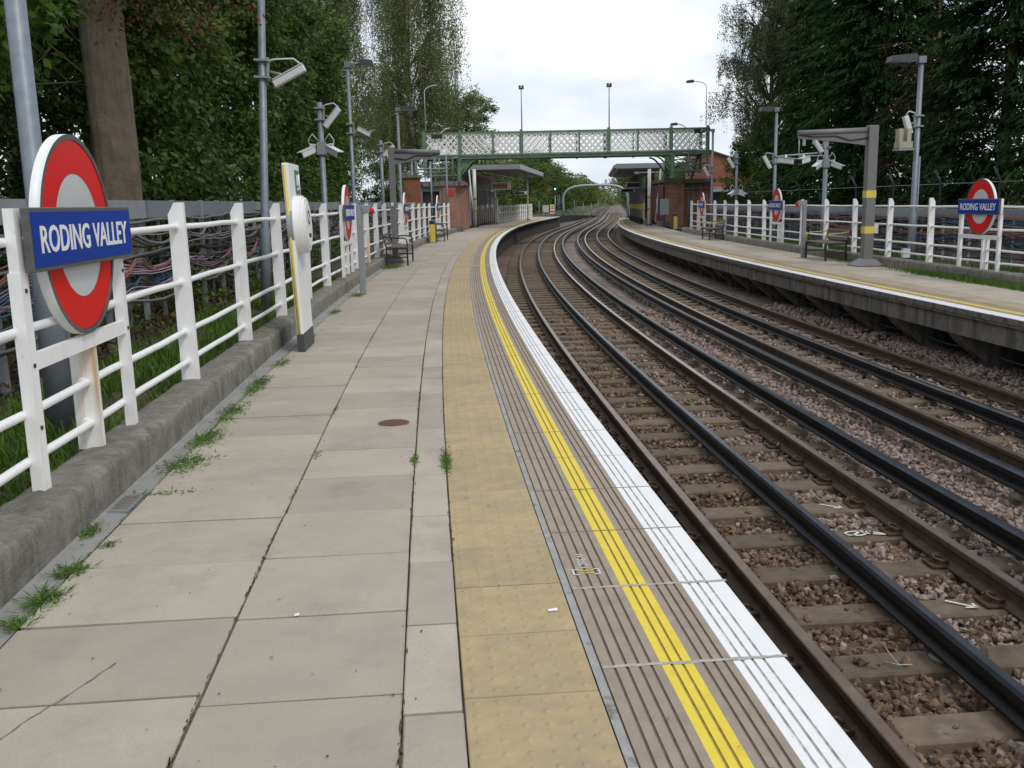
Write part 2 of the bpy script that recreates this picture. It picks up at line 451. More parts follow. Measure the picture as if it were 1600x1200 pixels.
K['signwhite'] = mat('sign_side_white', (0.78, 0.79, 0.78), 0.4, var=0.04, scale=5, spots=((0.42, 0.42, 0.36), 7, 0.64, 0.6))
K['green'] = mat('bridge_green', (0.125, 0.205, 0.13), 0.55, var=0.2, scale=2.5, streak=((0.16, 0.10, 0.05), 5, 0.63, 0.5))
K['bridgewhite'] = mat('bridge_white', (0.80, 0.80, 0.77), 0.6, var=0.06, scale=3, spots=((0.45, 0.31, 0.15), 0.8, 0.66, 0.6))
K['brick'] = brick_mat('red_brick', (0.42, 0.155, 0.09), (0.28, 0.10, 0.06), (0.40, 0.34, 0.28))
K['orangebrick'] = brick_mat('orange_brick', (0.29, 0.088, 0.04), (0.22, 0.07, 0.036), (0.25, 0.17, 0.12), (0.2, 0.08, 0.04))
K['rail'] = mat('rail_side_rust', (0.085, 0.056, 0.038), 0.75, 0.2, var=0.35, scale=9, bump=0.2, bscale=80)
K['railtop'] = mat('rail_head_steel', (0.36, 0.32, 0.285), 0.3, 0.92, var=0.2, scale=5)
K['railrust'] = mat('rail_head_dull', (0.21, 0.155, 0.115), 0.34, 0.85, var=0.25, scale=6)
K['conductor'] = mat('conductor_side', (0.011, 0.011, 0.013), 0.55, 0.35, var=0.4, scale=6, bump=0.1, bscale=60)
K['conductortop'] = mat('conductor_head', (0.065, 0.072, 0.088), 0.33, 0.8, var=0.3, scale=4)
K['sleeper'] = mat('stained_sleeper', (0.138, 0.103, 0.072), 0.9, var=0.25, scale=8, bump=0.4, bscale=60, rnd=0.2, spots=[((0.21, 0.19, 0.16), 6, 0.55, 0.55), ((0.06, 0.043, 0.03), 3.5, 0.56, 0.6)])
K['clip'] = mat('rusty_clip', (0.085, 0.05, 0.032), 0.8, 0.3, var=0.3, scale=20)
K['insul'] = mat('porcelain_insulator', (0.20, 0.17, 0.14), 0.5, var=0.3, scale=12)
K['stone'] = mat('ballast_stone', (0.36, 0.272, 0.232), 0.95, var=0.3, scale=16, bump=0.5, bscale=70, col2=(0.27, 0.212, 0.188), attr=(0.45, 1.3))
K['stonebrown'] = mat('ballast_stone_stained', (0.235, 0.15, 0.095), 0.95, var=0.3, scale=16, bump=0.5, bscale=70, col2=(0.125, 0.088, 0.062), attr=(0.35, 1.4))
K['wood'] = mat('weathered_bench_wood', (0.145, 0.12, 0.10), 0.85, var=0.35, scale=20, bump=0.4, bscale=60)
K['bark'] = mat('bark', (0.118, 0.092, 0.066), 0.95, var=0.4, scale=5, bump=0.9, bscale=26, col2=(0.195, 0.158, 0.12), spots=[((0.10, 0.10, 0.055), 2.2, 0.55, 0.5), ((0.06, 0.047, 0.036), 30, 0.6, 0.6)], streak=((0.075, 0.058, 0.044), 26, 0.54, 0.5))
K['birchbark'] = mat('birch_bark', (0.45, 0.43, 0.40), 0.85, var=0.2, scale=3, spots=((0.06, 0.05, 0.045), 4, 0.55, 0.9))
K['twig'] = mat('dead_twigs', (0.13, 0.085, 0.055), 0.95, var=0.4, scale=9)
K['soil'] = mat('leaf_litter_soil', (0.075, 0.058, 0.040), 0.98, var=0.5, scale=3, bump=0.8, bscale=24, spots=((0.055, 0.075, 0.02), 1.1, 0.55, 0.7))
K['turf'] = mat('turf_ground', (0.045, 0.065, 0.018), 0.98, var=0.4, scale=3, bump=0.8, bscale=40, spots=((0.09, 0.07, 0.045), 2.2, 0.58, 0.7))
K['manhole'] = mat('rusty_iron', (0.135, 0.062, 0.045), 0.8, 0.3, var=0.25, scale=26, bump=0.4, bscale=60)
K['roof'] = mat('canopy_zinc', (0.33, 0.345, 0.36), 0.45, 0.3, var=0.08, scale=2)
K['soffit'] = mat('soffit_board', (0.19, 0.195, 0.20), 0.7, var=0.1, scale=2)
K['brownpanel'] = mat('brown_panel', (0.10, 0.065, 0.05), 0.6, var=0.2, scale=3)
K['maroon'] = mat('maroon_panel', (0.13, 0.03, 0.028), 0.5, var=0.15, scale=3)
K['orange'] = mat('orange_mesh', (0.65, 0.22, 0.03), 0.6, var=0.1)
K['signyellow'] = mat('yellow_sign', (0.66, 0.52, 0.09), 0.5, var=0.05)
K['printblack'] = mat('print_black', (0.025, 0.025, 0.03), 0.6, var=0.05)
K['printgreen'] = mat('sign_green', (0.02, 0.17, 0.09), 0.4, var=0.04)
K['printred'] = mat('print_red', (0.5, 0.04, 0.03), 0.5, var=0.05)
K['purple'] = mat('purple_board', (0.14, 0.09, 0.2), 0.6, var=0.05)
K['chalk'] = mat('white_spray_paint', (0.62, 0.6, 0.57), 0.9, var=0.2, scale=40)
K['glass'] = glass_mat('window_glass', (0.35, 0.4, 0.42))
K['amber'] = glow('amber_display', (0.5, 0.26, 0.04), 0.12)
K['siggreen'] = glow('green_signal_light', (0.25, 1.0, 0.7), 1.6)
K['gapfill'] = mat('crumbling_gap_mortar', (0.36, 0.355, 0.345), 0.95, var=0.25, scale=5, bump=0.5, bscale=90, spots=[((0.07, 0.06, 0.05), 5, 0.54, 0.95), ((0.42, 0.40, 0.37), 11, 0.62, 0.6)])
CAB = [mat('cable_black', (0.03, 0.03, 0.032), 0.6, var=0.3), mat('cable_grey', (0.13, 0.13, 0.135), 0.6, var=0.3), mat('cable_pink', (0.30, 0.12, 0.10), 0.6, var=0.2),
       mat('cable_blue', (0.05, 0.13, 0.27), 0.6, var=0.2), mat('cable_lilac', (0.36, 0.26, 0.32), 0.6, var=0.2), mat('cable_brown', (0.12, 0.075, 0.05), 0.6, var=0.3)]

def np_mesh(name, verts, faces, mats, tint=None, mi=None, smooth=False):
    """fast mesh from arrays; faces all quads or all triangles"""
    me = bpy.data.meshes.new(name)
    nv, nf, k = len(verts), len(faces), faces.shape[1]
    me.vertices.add(nv); me.vertices.foreach_set('co', np.ascontiguousarray(verts, np.float32).ravel())
    me.loops.add(nf * k); me.loops.foreach_set('vertex_index', np.ascontiguousarray(faces, np.int32).ravel())
    me.polygons.add(nf)
    me.polygons.foreach_set('loop_start', np.arange(0, nf * k, k, dtype=np.int32))
    for m in (mats if isinstance(mats, (list, tuple)) else [mats]):
        me.materials.append(m)
    if mi is not None:
        me.polygons.foreach_set('material_index', np.ascontiguousarray(mi, np.int32))
    if tint is not None:
        a = me.attributes.new('tint', 'FLOAT', 'FACE'); a.data.foreach_set('value', np.ascontiguousarray(tint, np.float32))
    me.polygons.foreach_set('use_smooth', np.full(nf, smooth))
    me.update(calc_edges=True)
    me.validate()
    return me

def rand_rot(rng, n):
    q = rng.normal(size=(n, 4)); q /= np.linalg.norm(q, axis=1)[:, None]
    w, x, y, z = q.T
    return np.stack([1 - 2 * (y * y + z * z), 2 * (x * y - z * w), 2 * (x * z + y * w), 2 * (x * y + z * w), 1 - 2 * (x * x + z * z), 2 * (y * z - x * w),
                     2 * (x * z - y * w), 2 * (y * z + x * w), 1 - 2 * (x * x + y * y)], 1).reshape(n, 3, 3)

# ================================================================== GROUND AND TRACK BED
far = np.concatenate([np.arange(-20, 130, 2.0), np.arange(130, 860, 20.0)])
b = MB().strip([(-420, 1.5), (-60, 0.6), (-14, 0.3), (-6.0, 0.06), (-4.2, 0.0), (-3.02, 0.02)], far)
g_left = tag(b.build('ground', K['soil']), kind='structure')
b = MB().strip([(8.84, -0.11), (10.0, -0.12), (14, 0.0), (60, 0.4), (420, 1.0)], far)
tag(b.build('ground', K['soil']), kind='structure')
fb = np.concatenate([np.arange(97, 130, 2.0), np.arange(130, 860, 20.0)])
b = MB().strip([(-3.02, 0.019), (-1.5, -1.09)], fb); b.strip([(7.3, -1.09), (8.84, -0.111)], np.concatenate([np.arange(88, 130, 2.0), np.arange(130, 860, 20.0)]))
tag(b.build('bank', K['turf']), kind='structure')
me = MB().add([(-560, -120, -1.6), (620, -120, -1.6), (620, 960, -1.6), (-560, 960, -1.6)], [(0, 1, 2, 3)])
tag(me.build('terrain', K['turf']), kind='structure')

def stony(name, c1, c2, sc):
    m = bpy.data.materials.new(name); m.use_nodes = True
    nt = m.node_tree; N, L = nt.nodes, nt.links
    b = N['Principled BSDF']; b.inputs['Roughness'].default_value = 0.95
    tc = N.new('ShaderNodeTexCoord'); v = N.new('ShaderNodeTexVoronoi'); v.inputs['Scale'].default_value = sc
    L.new(tc.outputs['Object'], v.inputs['Vector'])
    sp = N.new('ShaderNodeSeparateColor'); L.new(v.outputs['Color'], sp.inputs[0])
    mx = N.new('ShaderNodeMix'); mx.data_type = 'RGBA'; mx.inputs[6].default_value = (*c1, 1); mx.inputs[7].default_value = (*c2, 1)
    L.new(sp.outputs[0], mx.inputs[0])
    n1 = N.new('ShaderNodeTexNoise'); n1.inputs['Scale'].default_value = 0.5; n1.inputs['Detail'].default_value = 6
    L.new(tc.outputs['Object'], n1.inputs['Vector'])
    r = N.new('ShaderNodeMapRange'); r.inputs[1].default_value = 0.35; r.inputs[2].default_value = 0.7; r.inputs[3].default_value = 0.6; r.inputs[4].default_value = 1.2
    L.new(n1.outputs['Fac'], r.inputs[0])
    m2 = N.new('ShaderNodeMix'); m2.data_type = 'RGBA'; m2.blend_type = 'MULTIPLY'; m2.inputs[0].default_value = 1
    L.new(mx.outputs[2], m2.inputs[6]); L.new(r.outputs[0], m2.inputs[7]); L.new(m2.outputs[2], b.inputs['Base Color'])
    bp = N.new('ShaderNodeBump'); bp.inputs['Strength'].default_value = 1.0; bp.inputs['Distance'].default_value = 0.04; bp.invert = True
    L.new(v.outputs['Distance'], bp.inputs['Height']); L.new(bp.outputs[0], b.inputs['Normal'])
    return m
K['bedbrown'] = stony('bed_stained', (0.09, 0.062, 0.043), (0.23, 0.165, 0.125), 21)
K['bedpink'] = stony('bed_stone', (0.14, 0.108, 0.092), (0.37, 0.30, 0.262), 21)
bs = np.concatenate([np.arange(-12, 130, 1.0), np.arange(130, 860, 20.0)])
b = MB().strip([(-1.5, -1.095), (-0.3, -1.08), (0.35, -1.06), (2.85, -1.06), (3.0, -1.05), (3.2, -1.03), (3.4, -1.05), (3.55, -1.06), (6.0, -1.065), (7.3, -1.095)], bs,
               mats=[0, 0, 0, 1, 1, 1, 1, 1, 1])
tag(b.build('track_bed', [K['bedbrown'], K['bedpink']]), kind='structure')

# ------------------------------------------------------------------ loose ballast stones, real ones near the camera
rng = np.random.default_rng(7)
def sleeper_s(k): return 1.39 + 0.645 * k
def ballast():
    g = (1 + 5 ** 0.5) / 2
    ico = np.array([[-1, g, 0], [1, g, 0], [-1, -g, 0], [1, -g, 0], [0, -1, g], [0, 1, g], [0, -1, -g], [0, 1, -g], [g, 0, -1], [g, 0, 1], [-g, 0, -1], [-g, 0, 1]]) / 1.9
    tri = np.array([[0, 11, 5], [0, 5, 1], [0, 1, 7], [0, 7, 10], [0, 10, 11], [1, 5, 9], [5, 11, 4], [11, 10, 2], [10, 7, 6], [7, 1, 8], [3, 9, 4], [3, 4, 2], [3, 2, 6], [3, 6, 8], [3, 8, 9], [4, 9, 5], [2, 4, 11], [6, 2, 10], [8, 6, 7], [9, 8, 1]])
    shapes = np.array([ico * rng.uniform(0.72, 1.12, (12, 1)) + rng.normal(0, 0.13, (12, 3)) for i in range(16)])
    S, D = [], []
    for s0, s1, dens in ((2.2, 7, 950), (7, 11, 560), (11, 16, 330), (16, 22, 170)):
        w = 7.2; n = int((s1 - s0) * w * dens)
        S.append(rng.uniform(s0, s1, n)); D.append(rng.uniform(-0.1, 7.1, n))
    S = np.concatenate(S); D = np.concatenate(D)
    xy = PN(S, D, 0 * S)
    keep = xy[:, 0] < 0.56 * xy[:, 1] + 0.5
    # what the near platform edge hides from the eye, with a step to spare
    keep &= D > np.where(S < 9, 0.15, -0.1)
    fr = ((S - 1.39) / 0.645); fr = np.abs(fr - np.round(fr)) * 0.645
    tie = ((D > 0.3) & (D < 2.84)) | ((D > 3.55) & (D < 6.1))
    keep &= ~(tie & (fr < 0.115) & (rng.random(len(S)) > 0.03))
    for rd in (0.81, 2.32, 4.05, 5.55):
        keep &= np.abs(D - rd) > 0.05
    S, D, fr, tie = S[keep], D[keep], fr[keep], tie[keep]
    n = len(S)
    z = -1.065 + rng.uniform(0, 0.045, n) + 0.012 * np.sin(S * 3.1 + D * 2) 
    hump = np.exp(-((D - 3.2) / 0.22) ** 2) * 0.03 + np.exp(-((D - 6.4) / 0.35) ** 2) * 0.05
    z = z + hump + np.where(tie & (fr < 0.115), 0.075, 0)
    sz = rng.uniform(0.013, 0.031, n) * np.where(S > 16, 1.6, np.where(S > 11, 1.25, 1.0))
    sc = sz[:, None] * rng.uniform(0.62, 1.3, (n, 3))
    V = shapes[rng.integers(0, 16, n)] * sc[:, None, :]
    V = np.einsum('nij,nkj->nki', rand_rot(rng, n), V)
    V += np.concatenate([PN(S, D, 0 * S)[:, :2], z[:, None]], 1)[:, None, :]
    faces = (tri[None] + 12 * np.arange(n)[:, None, None]).reshape(-1, 3)
    # brake dust has stained the near four-foot most
    pb = np.clip(0.95 - (D - 1.3) / 1.8, 0.12, 0.95); pb = np.where(D > 3.6, np.where(np.abs(D - 4.8) < 0.9, 0.35, 0.05), pb)
    pb = np.where((D > 1.75) & (D < 2.3) & (S > 3), np.minimum(pb, 0.4), pb)
    mi = np.repeat((rng.random(n) < pb).astype(int), 20)
    tint = np.repeat(np.clip(rng.normal(0.5, 0.25, n), 0, 1), 20)
    me = np_mesh('ballast', V.reshape(-1, 3), faces, [K['stone'], K['stonebrown']], tint, mi)
    tag(put('ballast', me), kind='stuff')
ballast()

# ------------------------------------------------------------------ the two tracks
RAILPROF = [(-0.035, -0.004), (-0.028, 0.0), (0.028, 0.0), (0.035, -0.004), (0.036, -0.036), (0.010, -0.05), (0.009, -0.125), (0.07, -0.143), (0.07, -0.155), (-0.07, -0.155), (-0.07, -0.143), (-0.009, -0.125), (-0.010, -0.05), (-0.036, -0.036)]
CONDPROF = [(-0.040, -0.018), (-0.024, 0.0), (0.024, 0.0), (0.040, -0.018), (0.042, -0.06), (0.022, -0.078), (0.022, -0.11), (0.065, -0.128), (0.065, -0.145), (-0.065, -0.145), (-0.065, -0.128), (-0.022, -0.11), (-0.022, -0.078), (-0.042, -0.06)]
rs = np.concatenate([np.arange(-4, 60, 0.5), np.arange(60, 150, 1.5), np.arange(150, 860, 12.0)])
def slab_yaw(s): return -head(s)
def sleeper_mesh():
    b = MB(); b.box((0, 0, -0.07), (2.5, 0.235, 0.14), ch=0.014)
    return b.mesh('sleeper', K['sleeper'], recalc=True)
def chair_mesh():
    b = MB(); b.box((0, 0, 0.008), (0.34, 0.16, 0.018), ch=0.004)
    for q in (-1, 1):                          # spring clip: a bent bar each side of the foot
        b.tube([(q * 0.05, -0.05, 0.03), (q * 0.10, -0.055, 0.045), (q * 0.135, -0.02, 0.055), (q * 0.12, 0.03, 0.06), (q * 0.085, 0.05, 0.05), (q * 0.065, 0.02, 0.035)], 0.011, 6)
        b.box((q * 0.115, 0.0, 0.026), (0.05, 0.05, 0.03))
    return b.mesh('rail_chair', K['clip'], recalc=True)
def insulator_mesh():
    b = MB(); b.tube([(0, 0, 0), (0, 0, 0.02), (0, 0, 0.021), (0, 0, 0.045)], [0.075, 0.072, 0.05, 0.046], 10)
    return b.mesh('insulator', K['insul'], recalc=True)
SLM, CHM, INM = sleeper_mesh(), chair_mesh(), insulator_mesh()
def track(label, rails, fourth, third, tops):
    base = P(6, (rails[0] + rails[1]) / 2, -1.0)
    t = thing('railway_track', None, None, base)
    tag(t, label, kind='structure')
    mid = (rails[0] + rails[1]) / 2
    for r, top in zip(rails, tops):
        b = MB().strip([(r + x, -0.845 + z) for x, z in RAILPROF], rs, closed=True, mats=[0, 1, 0] + [0] * 11)
        b.build('rail', [K['rail'], K[top]], t, base)
    for r, zt, nm in ((fourth, -0.812, 'centre_conductor_rail'), (third, -0.775, 'outer_conductor_rail')):
        b = MB().strip([(r + x, zt + z) for x, z in CONDPROF], rs, closed=True, mats=[1, 1, 1] + [0] * 11)
        b.build(nm, [K['conductor'], K['conductortop']], t, base)
    for k in range(298):
        s = sleeper_s(k)
        o = put('sleeper', SLM, t)
        p = P(s, mid + 0.02 * math.sin(k * 2.3), -1.0)
        o.location = (p[0] - base[0], p[1] - base[1], 0.004 * math.sin(k * 5.1))
        o.rotation_euler = (0, 0, slab_yaw(s) + 0.012 * math.sin(k * 1.7))
        if s < 15:
            for r in rails:
                c = put('rail_chair', CHM, t); p = P(s, r, -1.0)
                c.location = (p[0] - base[0], p[1] - base[1], 0.004); c.rotation_euler = (0, 0, slab_yaw(s))
        if k % 4 == 1 and s < 40:
            for r, h in ((fourth, 0.043), (third, 0.08)):
                c = put('insulator', INM, t); p = P(s, r, -1.0)
                c.location = (p[0] - base[0], p[1] - base[1], 0.0); c.scale = (1, 1, h / 0.045)
    return t, base
near_track, nt_base = track('near electrified track with brown stained stones and bright running rails beside the left platform', (0.81, 2.32), 1.565, 2.755, ('railrust', 'railtop'))
far_track, ft_base = track('far electrified track with pinkish stones beside the right platform', (4.05, 5.55), 4.80, 3.60, ('railtop', 'railrust'))
# chalked marks on sleepers of the near track: arrows and a scrawl
def mark(name, s, d, lines, w=0.017):
    b = MB(); 
    for ln in lines:
        for (x0, y0), (x1, y1) in zip(ln[:-1], ln[1:]):
            dx, dy = x1 - x0, y1 - y0; l = math.hypot(dx, dy) or 1; nx, ny = -dy / l * w / 2, dx / l * w / 2
            b.add([(x0 + nx, y0 + ny, 0), (x0 - nx, y0 - ny, 0), (x1 - nx, y1 - ny, 0), (x1 + nx, y1 + ny, 0)], [(0, 1, 2, 3)])
    o = b.build(name, K['chalk'], near_track); p = P(s, d, -0.9905)
    o.location = (p[0] - nt_base[0], p[1] - nt_base[1], p[2] - nt_base[2]); o.rotation_euler = (0, 0, slab_yaw(s))
arrow = [[(-0.07, 0.06), (0.07, -0.06)], [(0.07, -0.06), (0.065, 0.0)], [(0.07, -0.06), (0.0, -0.05)]]
k0 = sleeper_s
mark('chalk_arrow', k0(9), 2.02, arrow); mark('chalk_arrow', k0(6), 2.03, arrow)
mark('chalk_scrawl', k0(8), 2.0, [[(-0.06 - 0.075 * math.cos(a * .5) , 0.045 * math.sin(a * .5)) for a in range(13)], [(-0.10, -0.05), (0.0, 0.05), (0.06, 0.04), (0.01, 0.0), (0.08, -0.03), (0.15, -0.05)], [(0.02, 0.05), (0.10, 0.0), (0.16, -0.045)]], 0.02)

# ================================================================== PLATFORMS
def paver(name, m, w, l, t=0.035, ch=0.004):
    b = MB(); b.box((0, 0, -t / 2), (w, l, t), ch=ch)
    return b.mesh(name, m, recalc=True)
def tactile_mesh(w, l, m, nx=6, ny=6):
    b = MB(); b.box((0, 0, -0.0175), (w, l, 0.035), ch=0.003)
    px, py = w / nx, l / ny
    for i in range(nx):
        for j in range(ny):
            x, y = (i + 0.5) * px - w / 2, (j + 0.5) * py - l / 2
            r0, r1, h = 0.0135, 0.008, 0.0045
            vs = [(x + r0 * math.cos(a * math.pi / 4), y + r0 * math.sin(a * math.pi / 4), 0.0) for a in range(8)] + [(x + r1 * math.cos(a * math.pi / 4), y + r1 * math.sin(a * math.pi / 4), h) for a in range(8)]
            b.add(vs, [tuple(range(8, 16))] + [(a, (a + 1) % 8, 8 + (a + 1) % 8, 8 + a) for a in range(8)], 0, True)
    return b.mesh('tactile_slab', m, recalc=False)
# coping: ribs across d from -0.60 (inner) to 0 (edge)
def coping_mesh(l, sgn):
    gro = [-0.562, -0.522, -0.482, -0.444, -0.378, -0.343, -0.277, -0.243, -0.209, -0.150, -0.116, -0.080]
    pts, ms = [(-0.60, 0.0)], []
    def zone(x):
        return 1 if -0.412 < x < -0.309 else (2 if x > -0.181 else 0)
    brk = sorted(gro + [-0.411, -0.310, -0.180])
    for x in brk:
        if x in gro:
            for dx, dz in ((-0.0048, 0), (-0.0025, -0.005), (0.0025, -0.005), (0.0048, 0)):
                pts.append((x + dx, dz)); ms.append(zone(x - 0.01) if (dx, dz) == (-0.0048, 0) else 3 + zone(x))
        else:
            pts.append((x, 0)); ms.append(zone(x - 0.005))
    pts.append((-0.012, 0)); ms.append(2)
    pts.append((0.0, -0.012)); ms.append(2)
    pts.append((0.0, -0.09)); ms.append(6)
    pts.append((-0.60, -0.09)); ms.append(6)
    ms.append(0)
    b = MB(); n = len(pts); h = l / 2
    vs = [(sgn * x, -h, z) for x, z in pts] + [(sgn * x, h, z) for x, z in pts]
    fs = [(i, (i + 1) % n, n + (i + 1) % n, n + i) for i in range(n)]
    b.v = vs; b.f = fs + [tuple(range(n))[::-1], tuple(range(n, 2 * n))]; b.m = ms + [0, 0]; b.sm = [False] * len(b.f)
    return b.mesh('coping_slab', [K['coping'], K['yellow'], K['white'], K['groove'], K['yellowgroove'], K['whitegroove'], K['oldconc']], recalc=True)

def platform(label, d0, sg, z0, s_from, s_to, s_pieces, cols, tact, width, phase):
    base = P(s_from, d0, z0)
    pl = thing('platform', None, None, base); tag(pl, label, kind='structure')
    rr = random.Random(5)
    def place(name, me, s, off, dz=0.0, jit=0.0):
        o = put(name, me, pl); p = P(s, d0 + sg * off, z0)
        o.location = (p[0] - base[0], p[1] - base[1], dz); o.rotation_euler = (rr.uniform(-1, 1) * jit, rr.uniform(-1, 1) * jit, -head(s) + rr.uniform(-1, 1) * jit)
        return o
    ss = np.arange(s_from, s_to + 0.01, 1.0)
    # bedding under the slabs shows in the joints
    MB().strip([(d0 - sg * width, z0 - 0.03), (d0 - sg * 0.05, z0 - 0.03)], ss).build('bedding', K['mortar'], pl, base)
    far_b = MB()
    for (a0, a1, pitch, ph) in cols:
        w = a1 - a0 - 0.007
        me = paver('paving_slab', K['slab'], w, pitch - 0.008)
        k = 0; s = s_from + ph
        while s < s_to:
            if s < s_pieces:
                o = place('paving_slab', me, s, (a0 + a1) / 2 + rr.uniform(-.0015, .0015), rr.uniform(-0.0022, 0.0022), 0.003); o.scale = (1, rr.uniform(0.982, 1.006), 1)
            else:
                p = P(s, d0 + sg * (a0 + a1) / 2, z0); M = Matrix.Translation((p[0] - base[0], p[1] - base[1], rr.uniform(-0.0012, 0.0012))) @ Matrix.Rotation(-head(s), 4, 'Z')
                far_b.box((0, 0, -0.0175), (w, pitch - 0.008, 0.035), 0, M)
            s += pitch
    o = far_b.build('far_paving', K['slab'], pl); tag(o, kind='stuff')
    tm_ = K['tactile'] if sg > 0 else K['tactile_worn']
    me = tactile_mesh(tact[1] - tact[0] - 0.005, 0.414, tm_)
    flat = MB(); s = s_from + 0.2 + phase
    while s < s_to:
        if s < s_pieces:
            place('tactile_slab', me, s, (tact[0] + tact[1]) / 2, rr.uniform(-0.001, 0.001), 0.0015)
        else:
            p = P(s, d0 + sg * (tact[0] + tact[1]) / 2, z0); M = Matrix.Translation((p[0] - base[0], p[1] - base[1], 0)) @ Matrix.Rotation(-head(s), 4, 'Z')
            flat.box((0, 0, -0.0175), (tact[1] - tact[0] - 0.005, 0.414, 0.035), 0, M)
        s += 0.42
    tag(flat.build('far_tactile_paving', tm_, pl), kind='stuff')
    me = coping_mesh(0.624, sg)
    s = s_from + phase
    while s < s_to:
        place('coping_slab', me, s, 0.0, 0.001 * rr.uniform(-1, 1), 0.001)
        if 2.0 < s < 3.2 and sg > 0:
            jb = MB(); xs = [-0.30 + 0.6 * i / 48 for i in range(49)]; wa = [0.0052 + rr.uniform(0, 0.007) for _ in xs]; wb = [0.0052 + rr.uniform(0, 0.007) for _ in xs]
            jb.add([(x, -a_, 0.0078 + rr.uniform(-.0008, .0008)) for x, a_ in zip(xs, wa)] + [(x, b_, 0.0078 + rr.uniform(-.0008, .0008)) for x, b_ in zip(xs, wb)], [(i, i + 1, 50 + i, 49 + i) for i in range(48)])
            o = jb.build('mortar_joint', K['palemortar'], pl)
            p = P(s + 0.3165, d0 - sg * 0.30, z0); o.location = (p[0] - base[0], p[1] - base[1], -0.0065); o.rotation_euler = (0, 0, -head(s))
        s += 0.633
    return pl, base
# near platform: three columns of slabs, buff tactile row, ribbed coping; columns as (inner, outer, pitch, phase)
plat_l, pl_base = platform('left platform paved with grey slabs, buff tactile row and yellow and white edge lines', 0.0, 1, 0.0, -2.0, 97.0, 42.0,
    [(-2.60, -1.835, 0.565, 0.01), (-1.835, -1.225, 0.60, 0.25), (-1.225, -1.045, 0.60, 0.12)], (-1.045, -0.635), 2.76, 0.083)
b = MB().strip([(-2.745, 0.004), (-2.72, -0.004), (-2.61, -0.012), (-2.598, 0.0)], np.arange(-2, 97, 0.5)); b.build('gutter_channel', K['gutter'], plat_l, pl_base)
b = MB().strip([(-0.632, -0.006), (-0.604, -0.006)], np.arange(-2, 97, 0.5)); b.build('mortar_strip', K['gapfill'], plat_l, pl_base)
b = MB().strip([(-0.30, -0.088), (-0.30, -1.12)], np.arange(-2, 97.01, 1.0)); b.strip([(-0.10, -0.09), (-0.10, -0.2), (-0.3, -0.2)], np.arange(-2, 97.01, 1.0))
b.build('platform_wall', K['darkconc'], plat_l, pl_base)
p0, p1 = P(97, -2.75), P(97, 0)
MB().add([(p0[0], p0[1], 0), (p1[0], p1[1], 0), (p1[0], p1[1], -1.1), (p0[0], p0[1], -1.1)], [(0, 1, 2, 3)]).build('end_wall', K['oldconc'], plat_l, pl_base)
# yellow cross line on the coping further along
o = MB().box((0, 0, 0), (0.55, 0.11, 0.004)).build('cross_line', K['yellow'], plat_l); p = P(22.9, -0.33); o.location = (p[0] - pl_base[0], p[1] - pl_base[1], 0.0045); o.rotation_euler = (0, 0, -head(22.9))

ZR, DR = -0.13, 6.2
plat_r, pr_base = platform('right platform on concrete corbels with white edge line and a dark open void underneath', DR, -1, ZR, 8.0, 88.0, 48.0,
    [(-2.40, -1.72, 0.62, 0.2), (-1.72, -1.04, 0.62, 0.45)], (-1.035, -0.625), 2.42, 0.2)
b = MB().strip([(DR + 0.012, ZR - 0.088), (DR + 0.012, ZR - 0.13), (DR + 0.05, ZR - 0.13), (DR + 0.05, ZR - 0.40), (DR + 0.20, ZR - 0.42), (DR + 0.25, ZR - 0.1)], np.arange(8, 88.01, 1.0)); b.build('edge_beam', K['oldconc'], plat_r, pr_base)
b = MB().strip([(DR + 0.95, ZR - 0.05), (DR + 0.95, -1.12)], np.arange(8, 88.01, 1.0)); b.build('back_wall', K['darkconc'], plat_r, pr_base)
p0, p1 = P(88, DR), P(88, DR + 2.5)
MB().add([(p0[0], p0[1], ZR), (p1[0], p1[1], ZR), (p1[0], p1[1], -1.1), (p0[0], p0[1], -1.1)], [(0, 1, 2, 3)]).build('end_wall', K['oldconc'], plat_r, pr_base)
b = MB(); b.prism([(0.06, -0.40), (0.95, -0.40), (0.95, -0.98), (0.62, -0.98), (0.55, -0.85), (0.16, -0.52)], -0.13, 0.13, 'y')
CORB = b.mesh('corbel', K['oldconc'], recalc=True)
s = 9.3
while s < 87:
    o = put('corbel', CORB, plat_r); p = P(s, DR, ZR); o.location = (p[0] - pr_base[0], p[1] - pr_base[1], 0); o.rotation_euler = (0, 0, -head(s)); s += 2.05
# a black cable sags from corbel to corbel
pts = [P(s, DR + 0.5, ZR - 0.62 - 0.09 * (1 - ((((s - 9.3) % 2.05) / 1.025) - 1) ** 2)) for s in np.arange(9.3, 60, 0.34)]
tag(MB().tube(pts, 0.014, 5).build('slung_cable', CAB[1]), 'thin grey cable slung between the corbels under the right platform', 'cable')

